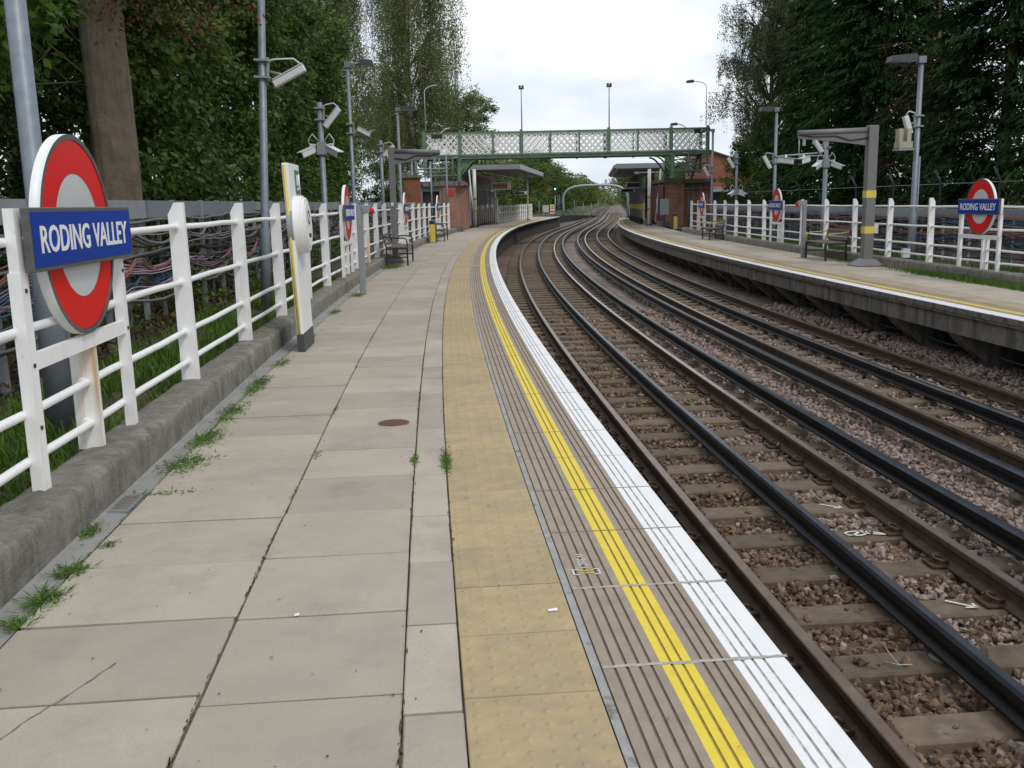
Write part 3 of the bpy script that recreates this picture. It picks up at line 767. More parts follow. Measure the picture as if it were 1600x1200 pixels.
# ------------------------------------------------------------------ kerb walls that carry the fences
def kerb(name, label, d_face, sg, z0, s0, s1, seed):
    """sg: side the platform lies on (+1: to the right of the wall)"""
    rng = np.random.default_rng(seed)
    ss = np.arange(s0, s1, 0.035 if s0 < 4 else 0.12)
    prof = [(0.0, -0.02), (0.0, 0.04), (0.0, 0.10), (0.0, 0.165), (0.006, 0.183), (0.02, 0.194), (0.05, 0.198), (0.115, 0.199), (0.165, 0.2), (0.215, 0.199), (0.255, 0.193), (0.28, 0.175), (0.29, 0.14), (0.29, 0.05), (0.29, -0.03)]
    n, m = len(ss), len(prof)
    def smooth(a, k):
        return np.convolve(np.pad(a, (k, k), 'wrap'), np.ones(2 * k + 1) / (2 * k + 1), 'valid')
    dz = np.stack([smooth(rng.normal(0, 0.0055, n), 1) + smooth(rng.normal(0, 0.002, n), 6) for _ in prof], 1)
    dd = np.stack([smooth(rng.normal(0, 0.0035, n), 1) + smooth(rng.normal(0, 0.002, n), 6) for _ in prof], 1)
    V = np.zeros((n, m, 3))
    for k, (o, z) in enumerate(prof):
        a = 0.12 if k < 2 or k > 12 else (0.55 if k < 4 else 1.0)
        for_d = d_face - sg * (o + dd[:, k] * a * 0.8)
        h = np.interp(ss, _ss, _hh)
        V[:, k, 0] = np.interp(ss, _ss, _cx) + for_d * np.cos(h); V[:, k, 1] = np.interp(ss, _ss, _cy) - for_d * np.sin(h)
        V[:, k, 2] = z0 + z + dz[:, k] * a
    i, k = np.meshgrid(np.arange(n - 1), np.arange(m - 1), indexing='ij')
    F = np.stack([i * m + k, i * m + k + 1, (i + 1) * m + k + 1, (i + 1) * m + k], -1).reshape(-1, 4)
    if sg < 0: F = F[:, ::-1]
    base = np.array(P(s0 + 4, d_face, z0))
    me = np_mesh(name, V.reshape(-1, 3) - base, F, K['kerb'], smooth=True)
    o = put(name, me, loc=tuple(base)); tag(o, label, 'low wall')
    return o
kerb('kerb_wall', 'long weathered concrete kerb wall under the left white fence', -2.735, 1, 0.0, -1.5, 52.0, 3)
kerb('kerb_wall', 'mossy concrete kerb wall under the right white fence', 8.62, -1, ZR, 8.0, 48.5, 4)

b = MB(); rr = random.Random(12); pts = []
for i in range(15):
    f = i / 14; pts.append((-2.36 + 0.20 * f + rr.uniform(-.006, .006), 2.60 + 0.46 * f))
for (d0_, s0_), (d1_, s1_) in zip(pts[:-1], pts[1:]):
    p0_, p1_ = P(s0_, d0_, 0.0026), P(s1_, d1_, 0.0026); w_ = rr.uniform(.0012, .003)
    b.add([(p0_[0] - w_, p0_[1], p0_[2]), (p0_[0] + w_, p0_[1], p0_[2]), (p1_[0] + w_, p1_[1], p1_[2]), (p1_[0] - w_, p1_[1], p1_[2])], [(0, 1, 2, 3)])
b.build('slab_crack', K['groove'], plat_l, pl_base)

# ================================================================== LETTERING
def text_mesh(txt, name, m, w, h, depth=0.004, bold=0.0):
    """flat lettering centred on the origin, read along +y, upright in z, facing +x"""
    cu = bpy.data.curves.new(name, 'FONT')
    cu.body = txt; cu.resolution_u = 3; cu.offset = bold; cu.extrude = 0.02
    o = bpy.data.objects.new(name, cu); COL.objects.link(o)
    dg = bpy.context.evaluated_depsgraph_get()
    me0 = o.evaluated_get(dg).to_mesh()
    co = np.zeros(len(me0.vertices) * 3, np.float32); me0.vertices.foreach_get('co', co); co = co.reshape(-1, 3)
    fs = [tuple(p.vertices) for p in me0.polygons]
    lo, hi = co.min(0), co.max(0)
    u = (co[:, 0] - (lo[0] + hi[0]) / 2) / (hi[0] - lo[0]) * w
    v = (co[:, 1] - (lo[1] + hi[1]) / 2) / (hi[1] - lo[1]) * h
    z = np.where(co[:, 2] > 0, depth, 0.0)
    o.evaluated_get(dg).to_mesh_clear()
    bpy.data.objects.remove(o); bpy.data.curves.remove(cu)
    me = bpy.data.meshes.new(name)
    me.from_pydata([(float(c), float(a), float(b)) for a, b, c in zip(u, v, z)], [], fs)
    me.materials.append(m); me.update()
    return me

# ================================================================== WHITE FENCES
def post_mesh(flip, rust=False):
    b = MB(); q = -1 if flip else 1
    pl = [(-0.062, 0), (0.062, 0), (0.055, 1.31), (-0.008, 1.31), (-0.056, 1.225)]
    b.prism([(q * x, z) for x, z in pl], -0.028, 0.028, 'y')
    b.box((q * 0.03, 0.045, 0.60), (0.012, 0.035, 1.2))          # web of the tee behind the flat face
    for z in (1.135, 0.735, 0.365, 0.145):
        b.tube([(-q * 0.012, -0.05, z), (-q * 0.012, 0.05, z)], 0.029, 10)
    return b.mesh('post', K['rustfence'] if rust else K['fence'], recalc=True)
def fence(label, d, z0, ss, flip, s0, s1, rusty=(), signs=()):
    base = P(ss[0], d, z0)
    t = thing('rail_fence', label, 'fence', base)
    pm, pr = post_mesh(flip), post_mesh(flip, True)
    rr = random.Random(2)
    for i, s in enumerate(ss):
        if min([abs(s - q) for q in signs] + [9]) < 1.05: continue
        o = put('post', pr if i in rusty else pm, t); p = P(s, d, z0)
        o.location = (p[0] - base[0], p[1] - base[1], p[2] - base[2]); o.rotation_euler = (rr.uniform(-.012, .012), rr.uniform(-.012, .012), -head(s) + rr.uniform(-.03, .03))
    for z in (1.135, 0.735, 0.365, 0.145):
        pts = []
        q = np.arange(s0, s1, 0.515)
        for j, s in enumerate(q):
            pts.append(P(s, d + (0.012 if flip else -0.012), z0 + z + (0.004 * math.sin(j * 1.9 + z * 9))))
        MB().tube(pts, 0.0215, 9).build('rail', K['fence'], t, base)
    return t
fence('white tubular rail fence on the left kerb wall nearest the camera', -2.93, 0.19, [5.25 + 2.06 * k for k in range(-2, 22)], False, 1.0, 48.9, (10,), (5.16, 18.05, 31.1, 43.3))
fence('white tubular rail fence on the right kerb wall in front of dark conifers', 8.79, ZR + 0.19, [17.42 + 2.06 * k for k in range(-4, 15)], True, 9.0, 46.6, (), (17.4, 30.1, 42.7))
fence('white paling fence far along the left platform beyond the canopy', -2.25, 0.0, [69.0 + 1.45 * k for k in range(0, 17)], False, 68.6, 92.4)

# ================================================================== ROUNDEL NAME SIGNS
TXT = text_mesh('RODING VALLEY', 'lettering', K['lettering'], 1.235, 0.125, 0.003, 0.014)
def roundel(label, s, d, z0, left=True, rust=False):
    t = at('station_sign', label, 'station sign', s, d, z0, 'name signs along the platforms', 0 if left else math.pi)
    for y, w in ((-0.70, 0.08), (0.655, 0.06)):
        b = MB(); b.box((0.02, y, 0.50), (0.055, w, 1.0)); b.box((0.022, y, 1.14), (0.045, w * 0.85, 0.28)); b.build('post', K['fence'], t)
    b = MB()
    for y, z in ((-0.70, 0.30), (-0.70, 0.585), (-0.70, 0.92), (0.655, 0.585), (0.655, 0.92)): b.tube([(0.046, y, z), (0.053, y, z)], 0.011, 6)
    b.build('bolts', K['clip'] if rust else K['midgrey'], t)['kind'] = 'stuff'
    MB().box((0.025, -0.02, 0.595), (0.035, 1.29, 0.075)).build('crossbar', K['fence'], t)
    b = MB(); b.box((-0.03, 0.12, 0.30), (0.125, 0.056, 0.6)); b.box((-0.03, 0.165, 0.28), (0.012, 0.035, 0.56))
    for z in (0.365, 0.145): b.tube([(-0.035, 0.05, z), (-0.035, 0.19, z)], 0.029, 10)
    b.build('centre_post', K['rustfence'] if rust else K['fence'], t)
    b = MB(); cz = 1.14
    n = 64
    b.ring(0.012, 0.062, 0.474, 0.50, 0, cz, n, 0, rim=1)
    vs = [(0.011, 0.50 * math.cos(2 * math.pi * k / n), cz + 0.50 * math.sin(2 * math.pi * k / n)) for k in range(n)]
    b.add(vs, [tuple(range(n))], 1)
    b.build('disc_rim', [K['signrim'], K['signwhite']], t)
    b = MB(); b.ring(0.0, 0.0585, 0.309, 0.472, 0, cz, n, 0); b.build('red_ring', K['red'], t)
    b = MB(); b.ring(0.0, 0.058, 0.0, 0.3065, 0, cz, n, 0); b.build('white_centre', K['enamel'], t)
    b = MB(); b.box((0.082, 0, cz), (0.034, 1.43, 0.285), ch=0.004); b.build('bar_frame', K['signrim'], t)
    pn = MB().box((0.100, 0, cz), (0.006, 1.385, 0.243)).build('name_bar', K['blue'], t)
    x = put('lettering', TXT, pn); x.location = (0.1035, 0, cz)
    return t
roundel('large red and blue station roundel nearest the camera on the left', 5.15, -2.925, 0.19, True, True)
roundel('red and blue station roundel on left fence behind the grey post, before the first bench', 18.05, -2.905, 0.19)
roundel('red and blue station roundel on left fence between the two left benches', 31.1, -2.905, 0.19)
roundel('red and blue station roundel on left fence beside the brick building', 43.3, -2.905, 0.19)
roundel('large red and blue station roundel at the right edge, right fence', 17.40, 8.755, ZR + 0.19, False)
roundel('red and blue station roundel on right fence left of the bench with yellow armrests', 30.1, 8.755, ZR + 0.19, False)
roundel('red and blue station roundel on right fence nearest the brick building', 42.7, 8.755, ZR + 0.19, False)

# ================================================================== POSTS, LAMPS AND CAMERAS
def tube_cam(t, x, z, ang, L, side=1, y=0.0, name='camera'):
    """white box housing tilted in the x-z plane, a looped cable from the bracket to its upper end"""
    c, s = math.cos(ang), math.sin(ang)
    M = Matrix.Translation((x, y, z)) @ Matrix.Rotation(-ang, 4, 'Y')
    b = MB(); b.box((0, 0, 0), (L, 0.105, 0.10), 0, M, ch=0.012); b.box((L * 0.02, 0, 0.058), (L * 0.96, 0.125, 0.012), 0, M)
    b.build(name, K['camwhite'], t)
    b = MB(); ex, ez = x + c * L * 0.46, z + s * L * 0.46
    b.tube([(side * 0.06, y, ez + 0.07), (side * 0.16, y, ez + 0.10), (ex * 0.75, y, ez + 0.12), (ex, y, ez + 0.03)], 0.013, 6)
    b.build('cable', K['camwhite'], t)
    b = MB(); b.box((side * 0.075, y, z + 0.08), (0.03, 0.07, 0.30)); b.tube([(side * 0.08, y, z + 0.05), (x, y, z)], 0.018, 6)
    b.box((0, y, z + 0.19), (0.2, 0.16, 0.03)); b.box((0, y, z - 0.03), (0.2, 0.16, 0.03))
    b.build('bracket', K['midgrey'], t)
def dome_pair(t, z, spread=0.22):
    for q, tilt in ((-1, 0.25), (1, -0.35)):
        M = Matrix.Translation((q * spread, -0.08, z)) @ Matrix.Rotation(q * 0.75, 4, 'Z') @ Matrix.Rotation(0.35, 4, 'X')
        b = MB(); b.box((0, -0.06, 0), (0.13, 0.36, 0.12), 0, M, ch=0.016); b.box((0, -0.07, 0.068), (0.15, 0.40, 0.012), 0, M); b.box((0, -0.243, 0), (0.10, 0.012, 0.09), 1, M)
        b.build('camera', [K['camwhite'], K['black']], t)
        b = MB(); b.tube([(q * 0.05, 0, z + 0.12), (q * spread, 0, z + 0.14), (q * spread, -0.05, z + 0.05)], 0.02, 6); b.tube([(q * 0.04, 0, z + 0.18), (q * 0.17, -0.02, z + 0.34), (q * 0.25, -0.05, z + 0.22), (q * spread, 0.08, z + 0.05)], 0.012, 6)
        b.build('bracket', K['camwhite'], t)
    MB().box((0, 0, z + 0.06), (0.17, 0.17, 0.24)).build('clamp', K['midgrey'], t)
def lamp_head(t, x, z, q, L=0.56):
    b = MB(); b.prism([(0, 0), (L, -0.02), (L - 0.03, 0.10), (0.05, 0.13)] if q > 0 else [(0, 0), (0.05, 0.13), (L - 0.03, 0.10), (L, -0.02)], -0.17, 0.17, 'y')
    o = b.build('lamp_head', K['darkgrey'], t); o.location = (x, 0, z); o.scale = (q, 1, 1)
    b = MB(); b.box((L / 2, 0, -0.014), (L - 0.08, 0.28, 0.012)); o2 = b.build('lens', K['enamel'], o)
def lamp_post(label, s, d, z0, h, r, q, arm=0.12, L=0.56, name='lamp_post', lean=0.0):
    t = at(name, label, 'lamp post', s, d, z0, 'lamp posts along the platforms')
    t.rotation_euler = (0, lean, t.rotation_euler[2])
    b = MB(); b.tube([(0, 0, -0.1), (0, 0, 1.15), (0, 0, 1.2), (0, 0, h)], [r * 1.3, r * 1.28, r, r * 0.86], 16); b.build('pole', K['galv'], t)
    b = MB(); b.tube([(0, 0, h - 0.12), (q * arm * 0.5, 0, h - 0.03), (q * arm, 0, h - 0.02)], 0.025, 8); b.box((0, 0, h - 0.05), (r * 2.6, r * 2.6, 0.14)); b.build('arm', K['galv'], t)
    lamp_head(t, q * arm, h - 0.07, q, L)
    return t
t = lamp_post('tall galvanised lamp post behind the large left roundel, running out of the top', 6.53, -3.6, 0.0, 5.4, 0.066, 1)
t = lamp_post('galvanised lamp post on the left carrying a white tilted camera tube', 13.75, -3.56, 0.0, 5.3, 0.056, 1, lean=0.05)
tube_cam(t, 0.36, 3.22, 0.52, 0.48)
t = lamp_post('dark headed lamp post half hidden in the left foliage', 24.3, -3.5, 0.0, 4.85, 0.05, 1, 0.28, 0.36)
tube_cam(t, 0.32, 3.22, -0.5, 0.34)
t = lamp_post('lamp post in front of the birch with its dark head to the right', 36.5, -3.6, 0.0, 4.95, 0.055, 1, 0.12, 0.58)
t = at('camera_post', 'galvanised post with a tilted white camera tube above two camera housings, left side', 'camera post', 19.7, -3.5, 0.0, 'camera posts along the platforms')
MB().tube([(0, 0, -0.1), (0, 0, 1.2), (0, 0, 1.22), (0, 0, 3.46)], [0.075, 0.073, 0.058, 0.055], 14).build('pole', K['galv'], t)
tube_cam(t, 0.24, 3.16, 0.87, 0.46); dome_pair(t, 2.52)
t = at('camera_post', 'thin galvanised post with one tilted white camera tube beside the grey left gantry', 'camera post', 30.6, -3.5, 0.0, 'camera posts along the platforms')
MB().tube([(0, 0, -0.1), (0, 0, 3.42)], 0.055, 12).build('pole', K['galv'], t); tube_cam(t, 0.24, 3.1, 0.72, 0.46)
t = lamp_post('tall galvanised lamp post at the right with a grey battery tray and camera', 21.5, 9.3, ZR, 4.5, 0.062, -1, 0.12, 0.60)
tube_cam(t, -0.22, 3.08, -1.25 + math.pi, 0.40, -1)
b = MB(); b.box((-0.30, 0, 2.55), (0.34, 0.34, 0.04)); b.box((-0.30, 0, 2.65), (0.30, 0.28, 0.14), 1); b.box((-0.40, 0, 2.85), (0.09, 0.2, 0.3), 1); b.box((-0.22, 0, 2.85), (0.09, 0.2, 0.3), 1); b.build('battery_tray', [K['midgrey'], mat('cream_box', (0.36, 0.35, 0.25), 0.6)], t)
MB().tube([(0.09, 0, 0.0), (0.085, 0, 2.4)], 0.02, 6).build('conduit', K['galv'], t)
MB().box((-0.14, -0.05, 0.28), (0.16, 0.12, 0.2)).build('junction_box', K['camwhite'], t)
t = lamp_post('galvanised lamp post behind the right fence next to the small right roundel', 32.6, 9.3, ZR, 4.45, 0.055, -1, 0.12, 0.44)
tube_cam(t, -0.26, 2.72, -1.05 + math.pi, 0.46, -1)
t = lamp_post('slim lamp post at the right end of the footbridge', 43.7, 9.3, ZR, 4.55, 0.055, -1, 0.1, 0.42)
tube_cam(t, -0.26, 2.75, -1.05 + math.pi, 0.44, -1)
t = at('camera_post', 'galvanised post with white cameras beside the grey gantry on the right', 'camera post', 27.4, 9.3, ZR, 'camera posts along the platforms')
MB().tube([(0, 0, -0.1), (0, 0, 1.2), (0, 0, 1.22), (0, 0, 3.25)], [0.085, 0.083, 0.066, 0.062], 14).build('pole', K['galv'], t)
tube_cam(t, -0.22, 2.95, -0.95 + math.pi, 0.40, -1); dome_pair(t, 2.42, 0.24)
t = at('camera_post', 'thin camera post in front of the birch on the right', 'camera post', 38.4, 9.3, ZR, 'camera posts along the platforms')
MB().tube([(0, 0, -0.1), (0, 0, 3.27)], 0.05, 12).build('pole', K['galv'], t); tube_cam(t, -0.22, 2.92, -1.0 + math.pi, 0.44, -1); dome_pair(t, 1.75, 0.16)

# ================================================================== MONITOR GANTRIES (grey post, tapered arm)
def gantry(label, s, d, z0, h, L, w, q, bands):
    t = at('monitor_gantry', label, 'gantry', s, d, z0, 'monitor gantries')
    MB().box((0, 0, h / 2 + 0.02), (w, w, h - 0.02), ch=0.01).build('post', K['greypaint'], t)
    b = MB(); a, c = w * 1.45, w * 0.62
    b.add([(-a, -a, 0.005), (a, -a, 0.005), (a, a, 0.005), (-a, a, 0.005), (-a, -a, 0.03), (a, -a, 0.03), (a, a, 0.03), (-a, a, 0.03), (-c, -c, 0.17), (c, -c, 0.17), (c, c, 0.17), (-c, c, 0.17)],
          [(0, 3, 2, 1), (0, 1, 5, 4), (1, 2, 6, 5), (2, 3, 7, 6), (3, 0, 4, 7), (4, 5, 9, 8), (5, 6, 10, 9), (6, 7, 11, 10), (7, 4, 8, 11), (8, 9, 10, 11)]); b.build('base_plinth', K['greypaint'], t)
    b = MB(); b.tube([(q * w * 0.4, 0, h - 0.09), (q * L, 0, h - 0.13)], 0.062, 12)
    p = [(q * w * 0.45, h - 0.12), (q * L, h - 0.17), (q * L, h - 0.24), (q * L * 0.45, h - 0.33), (q * w * 0.45, h - 0.42)]
    b.prism(p, -0.03, 0.03, 'y'); b.build('arm', K['greypaint'], t)
    b = MB(); b.tube([(q * (L - 0.02), -0.04, h - 0.17), (q * L * 0.8, -0.045, h - 0.21), (q * L * 0.5, -0.045, h - 0.20), (q * L * 0.3, -0.045, h - 0.30), (q * w * 0.5, -0.045, h - 0.26)], 0.014, 6); b.build('cable', K['black'], t)
    for z in bands:
        MB().box((0, 0, z), (w + 0.008, w + 0.008, 0.16)).build('yellow_band', K['signyellow'], t)
    if bands:
        MB().box((w * 0.75, 0.03, bands[0] + 0.02), (0.12, 0.16, 0.2)).build('socket_box', K['camwhite'], t)
    # the hanging frame that once held a monitor
    b = MB(); f = K['midgrey']; z1 = h - 0.18; z2 = h - 0.62
    xa, xb = q * (L - 0.03), q * (L - 0.62)
    b.tube([(xa, 0, z1), (xa, 0, z2), (xb, 0, z2), (xb, 0, z1)], 0.017, 6)
    b.box((q * (L - 0.14), 0, z1 - 0.12), (0.06, 0.05, 0.2)); b.box((q * (L - 0.36), 0, z1 - 0.1), (0.06, 0.05, 0.18)); b.build('hanging_frame', f, t)
    return t
t = gantry('grey monitor gantry with yellow bands, its arm reaching left over the right platform', 21.6, 8.33, ZR, 3.08, 1.66, 0.215, -1, (0.81, 1.60))
b = MB(); b.tube([(-1.2, 0, 2.52), (-2.05, 0, 2.47)], 0.02, 6); b.build('camera_bar', K['midgrey'], t)
for x, yw in ((-1.92, 0.9), (-1.52, -0.8)):
    M = Matrix.Translation((x, -0.05, 2.36)) @ Matrix.Rotation(yw, 4, 'Z') @ Matrix.Rotation(0.15, 4, 'X')
    b = MB(); b.box((0, 0, 0), (0.13, 0.38, 0.12), 0, M, ch=0.02); b.box((0, 0, 0.07), (0.15, 0.42, 0.012), 0, M); b.box((0, -0.195, 0), (0.1, 0.012, 0.09), 1, M); b.tube([(x, 0, 2.49), (x, -0.05, 2.40)], 0.025, 6); b.build('camera', [K['camwhite'], K['black']], t)
t = gantry('grey monitor gantry on the left platform edge of the fence, arm reaching right', 24.8, -2.58, 0.0, 2.86, 1.22, 0.15, 1, ())
MB().box((-0.02, -0.085, 1.47), (0.07, 0.03, 0.09)).build('small_plate', K['camwhite'], t)

# ================================================================== GREY BUTTON POSTS
def button_post(label, s, d, z0, h, q):
    t = at('button_post', label, 'post', s, d, z0, 'grey button posts')
    MB().box((0, 0, h / 2), (0.10, 0.09, h), ch=0.008).build('post', K['midgrey'], t)
    MB().box((q * 0.10, 0.0, h - 0.07), (0.16, 0.09, 0.13), ch=0.01).build('arm', K['midgrey'], t)
    b = MB(); b.tube([(q * 0.18, 0, h - 0.10), (q * 0.20, 0, h - 0.10), (q * 0.24, 0, h - 0.10)], [0.055, 0.06, 0.03], 12); b.build('red_bell', K['red'], t)
button_post('slim grey post with a red bell on the left platform by a roundel', 16.08, -2.42, 0.0, 1.46, 1)
button_post('slim grey post behind the bench with yellow armrests on the right', 25.2, 8.05, ZR, 1.48, -1)

# ================================================================== HELP POINT
t = at('help_point', 'white help point pylon with a round drum and a yellow edge strip', 'help point', 10.15, -2.47, 0.0); t.rotation_euler = (0, -0.03, t.rotation_euler[2])
MB().box((0, 0, 1.03), (0.065, 0.70, 1.70), ch=0.006).build('panel', K['fence'], t)
MB().box((0, 0, 0.09), (0.072, 0.705, 0.18)).build('plinth', K['darkgrey'], t)
MB().tube([(-0.008, -0.352, 0.19), (-0.008, -0.352, 1.86)], 0.014, 8).build('yellow_strip', K['signyellow'], t)
b = MB(); b.ring(-0.03, 0.150, 0.0, 0.225, -0.09, 1.27, 48); b.ring(-0.03, 0.140, 0.225, 0.268, -0.09, 1.27, 48, 0); b.ring(-0.03, 0.115, 0.268, 0.288, -0.09, 1.27, 48, 0); b.ring(-0.03, 0.03, 0.288, 0.297, -0.09, 1.27, 48, 1)
b.add([(-0.031, -0.09 + 0.297 * math.cos(2 * math.pi * k / 48), 1.27 + 0.297 * math.sin(2 * math.pi * k / 48)) for k in range(48)], [tuple(range(48))], 0); dr = b.build('drum', [K['fence'], K['midgrey']], t)
b = MB(); b.ring(0.1505, 0.152, 0.05, 0.075, -0.07, 1.34, 24); b.box((0.152, -0.07, 1.16), (0.004, 0.14, 0.04)); b.build('speaker_print', K['printblack'], dr)
g = MB().box((0.036, 0.14, 1.70), (0.008, 0.26, 0.24)).build('green_sign', K['printgreen'], t)
b = MB(); b.box((0.0415, 0.10, 1.72), (0.003, 0.07, 0.10)); b.tube([(0.041, 0.19, 1.62), (0.041, 0.19, 1.78)], 0.014, 6); b.box((0.0415, 0.12, 1.63), (0.003, 0.12, 0.02)); b.build('pictogram', K['lettering'], g)

# ================================================================== BENCHES
def bench(label, s, d, z0, left, L, arms):
    t = at('bench', label, 'bench', s, d, z0, 'slatted benches on the platforms', 0 if left else math.pi)
    for i in range(5):
        MB().box((-0.19 + 0.105 * i, 0, 0.445 - 0.006 * i if i < 1 else 0.44), (0.085, L, 0.032), ch=0.006).build('seat_slat', K['wood'], t)
    for i in range(3):
        M = Matrix.Translation((-0.265 - 0.028 * i, 0, 0.53 + 0.098 * i)) @ Matrix.Rotation(-0.28, 4, 'Y')
        b = MB(); b.box((0, 0, 0), (0.028, L, 0.078), 0, M, ch=0.006); b.build('back_slat', K['wood'], t)
    for q in (-1, 1):
        y = q * (L / 2 - 0.02)
        MB().box((0.25, y, 0.21), (0.04, 0.045, 0.42)).build('leg', K['black'], t)
        MB().box((-0.25, y, 0.21), (0.04, 0.045, 0.42)).build('leg', K['black'], t)
        b = MB(); b.box((0, y, 0.405), (0.50, 0.04, 0.035)); b.box((0, y, 0.2), (0.47, 0.03, 0.03)); b.tube([(-0.25, y, 0.42), (-0.335, y, 0.78)], 0.02, 6); b.build('side_frame', K['black'], t)
        b = MB(); b.tube([(-0.32, y, 0.70), (-0.1, y, 0.67), (0.17, y, 0.66), (0.245, y, 0.62), (0.255, y, 0.41)], 0.017, 8); b.build('armrest', arms, t)
K['armyellow'] = mat('lit_edge_yellow', (0.42, 0.32, 0.06), 0.55, var=0.3, scale=14)  # yellow of the armrests, with their lit edges put into the colour
bench('dark slatted bench with a mossy worn seat on the left platform, nearer of two', 24.35, -2.42, 0.0, True, 1.75, K['black'])
bench('dark slatted bench behind the yellow grit box on the left platform', 39.0, -2.42, 0.0, True, 1.6, K['black'])
bench('dark slatted bench with yellow armrests beside the gantry on the right platform', 24.3, 8.33, ZR, False, 1.5, K['armyellow'])
bench('dark slatted bench near the brick building on the right platform', 38.0, 8.33, ZR, False, 1.5, K['armyellow'])

# ================================================================== GRIT BOXES
def grit(label, s, d, z0):
    t = at('grit_box', label, 'grit box', s, d, z0, 'yellow fronted boxes')
    t.scale = (0.6, 0.85, 0.97)
    b = MB(); b.prism([(-0.20, 0), (0.14, 0), (0.14, 0.74), (0.02, 0.86), (-0.20, 0.86)], -0.36, 0.36, 'y'); b.build('body', K['black'], t)
    b = MB()
    for i in range(4):
        b.box((-0.12 + 0.075 * i, -0.362, 0.37), (0.058, 0.012, 0.66))
    b.box((-0.03, -0.361, 0.37), (0.32, 0.008, 0.70)); b.build('yellow_panel', K['signyellow'], t)
    MB().box((-0.06, 0, 0.872), (0.30, 0.74, 0.025)).build('lid', K['midgrey'], t)
grit('narrow box with a yellow striped side beside the far left bench', 37.1, -2.47, 0.0)
grit('narrow box with a yellow striped side against the right brick building', 52.0, 8.72, ZR)

# ================================================================== SMALL THINGS ON THE PLATFORM
t = at('access_cover', 'small round rusty access cover in the grey paving', 'cover', 6.42, -1.385, 0.0035)
MB().tube([(0, 0, -0.01), (0, 0, 0.0), (0, 0, 0.0012)], [0.098, 0.098, 0.094], 32).build('lid', K['manhole'], t)
MB().tube([(0, 0, -0.01), (0, 0, -0.0008)], 0.106, 32).build('collar', K['groove'], t)
t = at('drain_grate', 'small iron drain grating in the gutter by the kerb wall', 'drain', 4.84, -2.665, 0.0)
b = MB(); b.box((0, 0, -0.002), (0.10, 0.27, 0.012)); b.build('frame', K['midgrey'], t)
b = MB()
for i in range(9): b.box((0, -0.105 + 0.026 * i, 0.0045), (0.082, 0.010, 0.003))
b.build('slots', K['groove'], t)
# painted stencil on the coping: bracketed code, beside the yellow line
t = at('stencil_mark', 'white and yellow stencilled mark sprayed on the ribbed coping', 'marking', 3.62, -0.52, 0.0022)
b = MB()
for x0, q in ((-0.052, 1), (0.052, -1)):
    b.box((x0, 0, 0), (0.007, 0.055, 0.001)); b.box((x0 + q * 0.012, 0.026, 0), (0.022, 0.006, 0.001)); b.box((x0 + q * 0.012, -0.026, 0), (0.022, 0.006, 0.001))
b.build('bracket_print', K['chalk'], t)
b = MB()
for i, y in enumerate((0.012, -0.012)):
    for j in range(3): b.box((-0.022 + 0.022 * j, y, 0), (0.015, 0.007, 0.001))
b.build('yellow_print', K['yellow'], t)
b = MB()
for ln in ([(.016, .045), (-.020, .050)], [(.014, .062), (.012, .080), (-.016, .082), (-.018, .064)], [(.016, .095), (-.018, .092), (-.016, .112), (.012, .110)], [(.0, .092), (.0, .112)], [(.016, .124), (-.018, .126)], [(.016, .124), (.008, .142), (-.004, .126), (-.018, .142)], [(.014, .158), (-.016, .170), (.014, .176)], [(.014, .190), (-.018, .196)]):
    for (x0, y0), (x1, y1) in zip(ln[:-1], ln[1:]):
        l = math.hypot(x1 - x0, y1 - y0); nx, ny = -(y1 - y0) / l * .003, (x1 - x0) / l * .003
        b.add([(x0 + nx, y0 + ny, 0), (x0 - nx, y0 - ny, 0), (x1 - nx, y1 - ny, 0), (x1 + nx, y1 + ny, 0)], [(0, 1, 2, 3)])
b.build('code_strokes', K['chalk'], t)['kind'] = 'stuff'

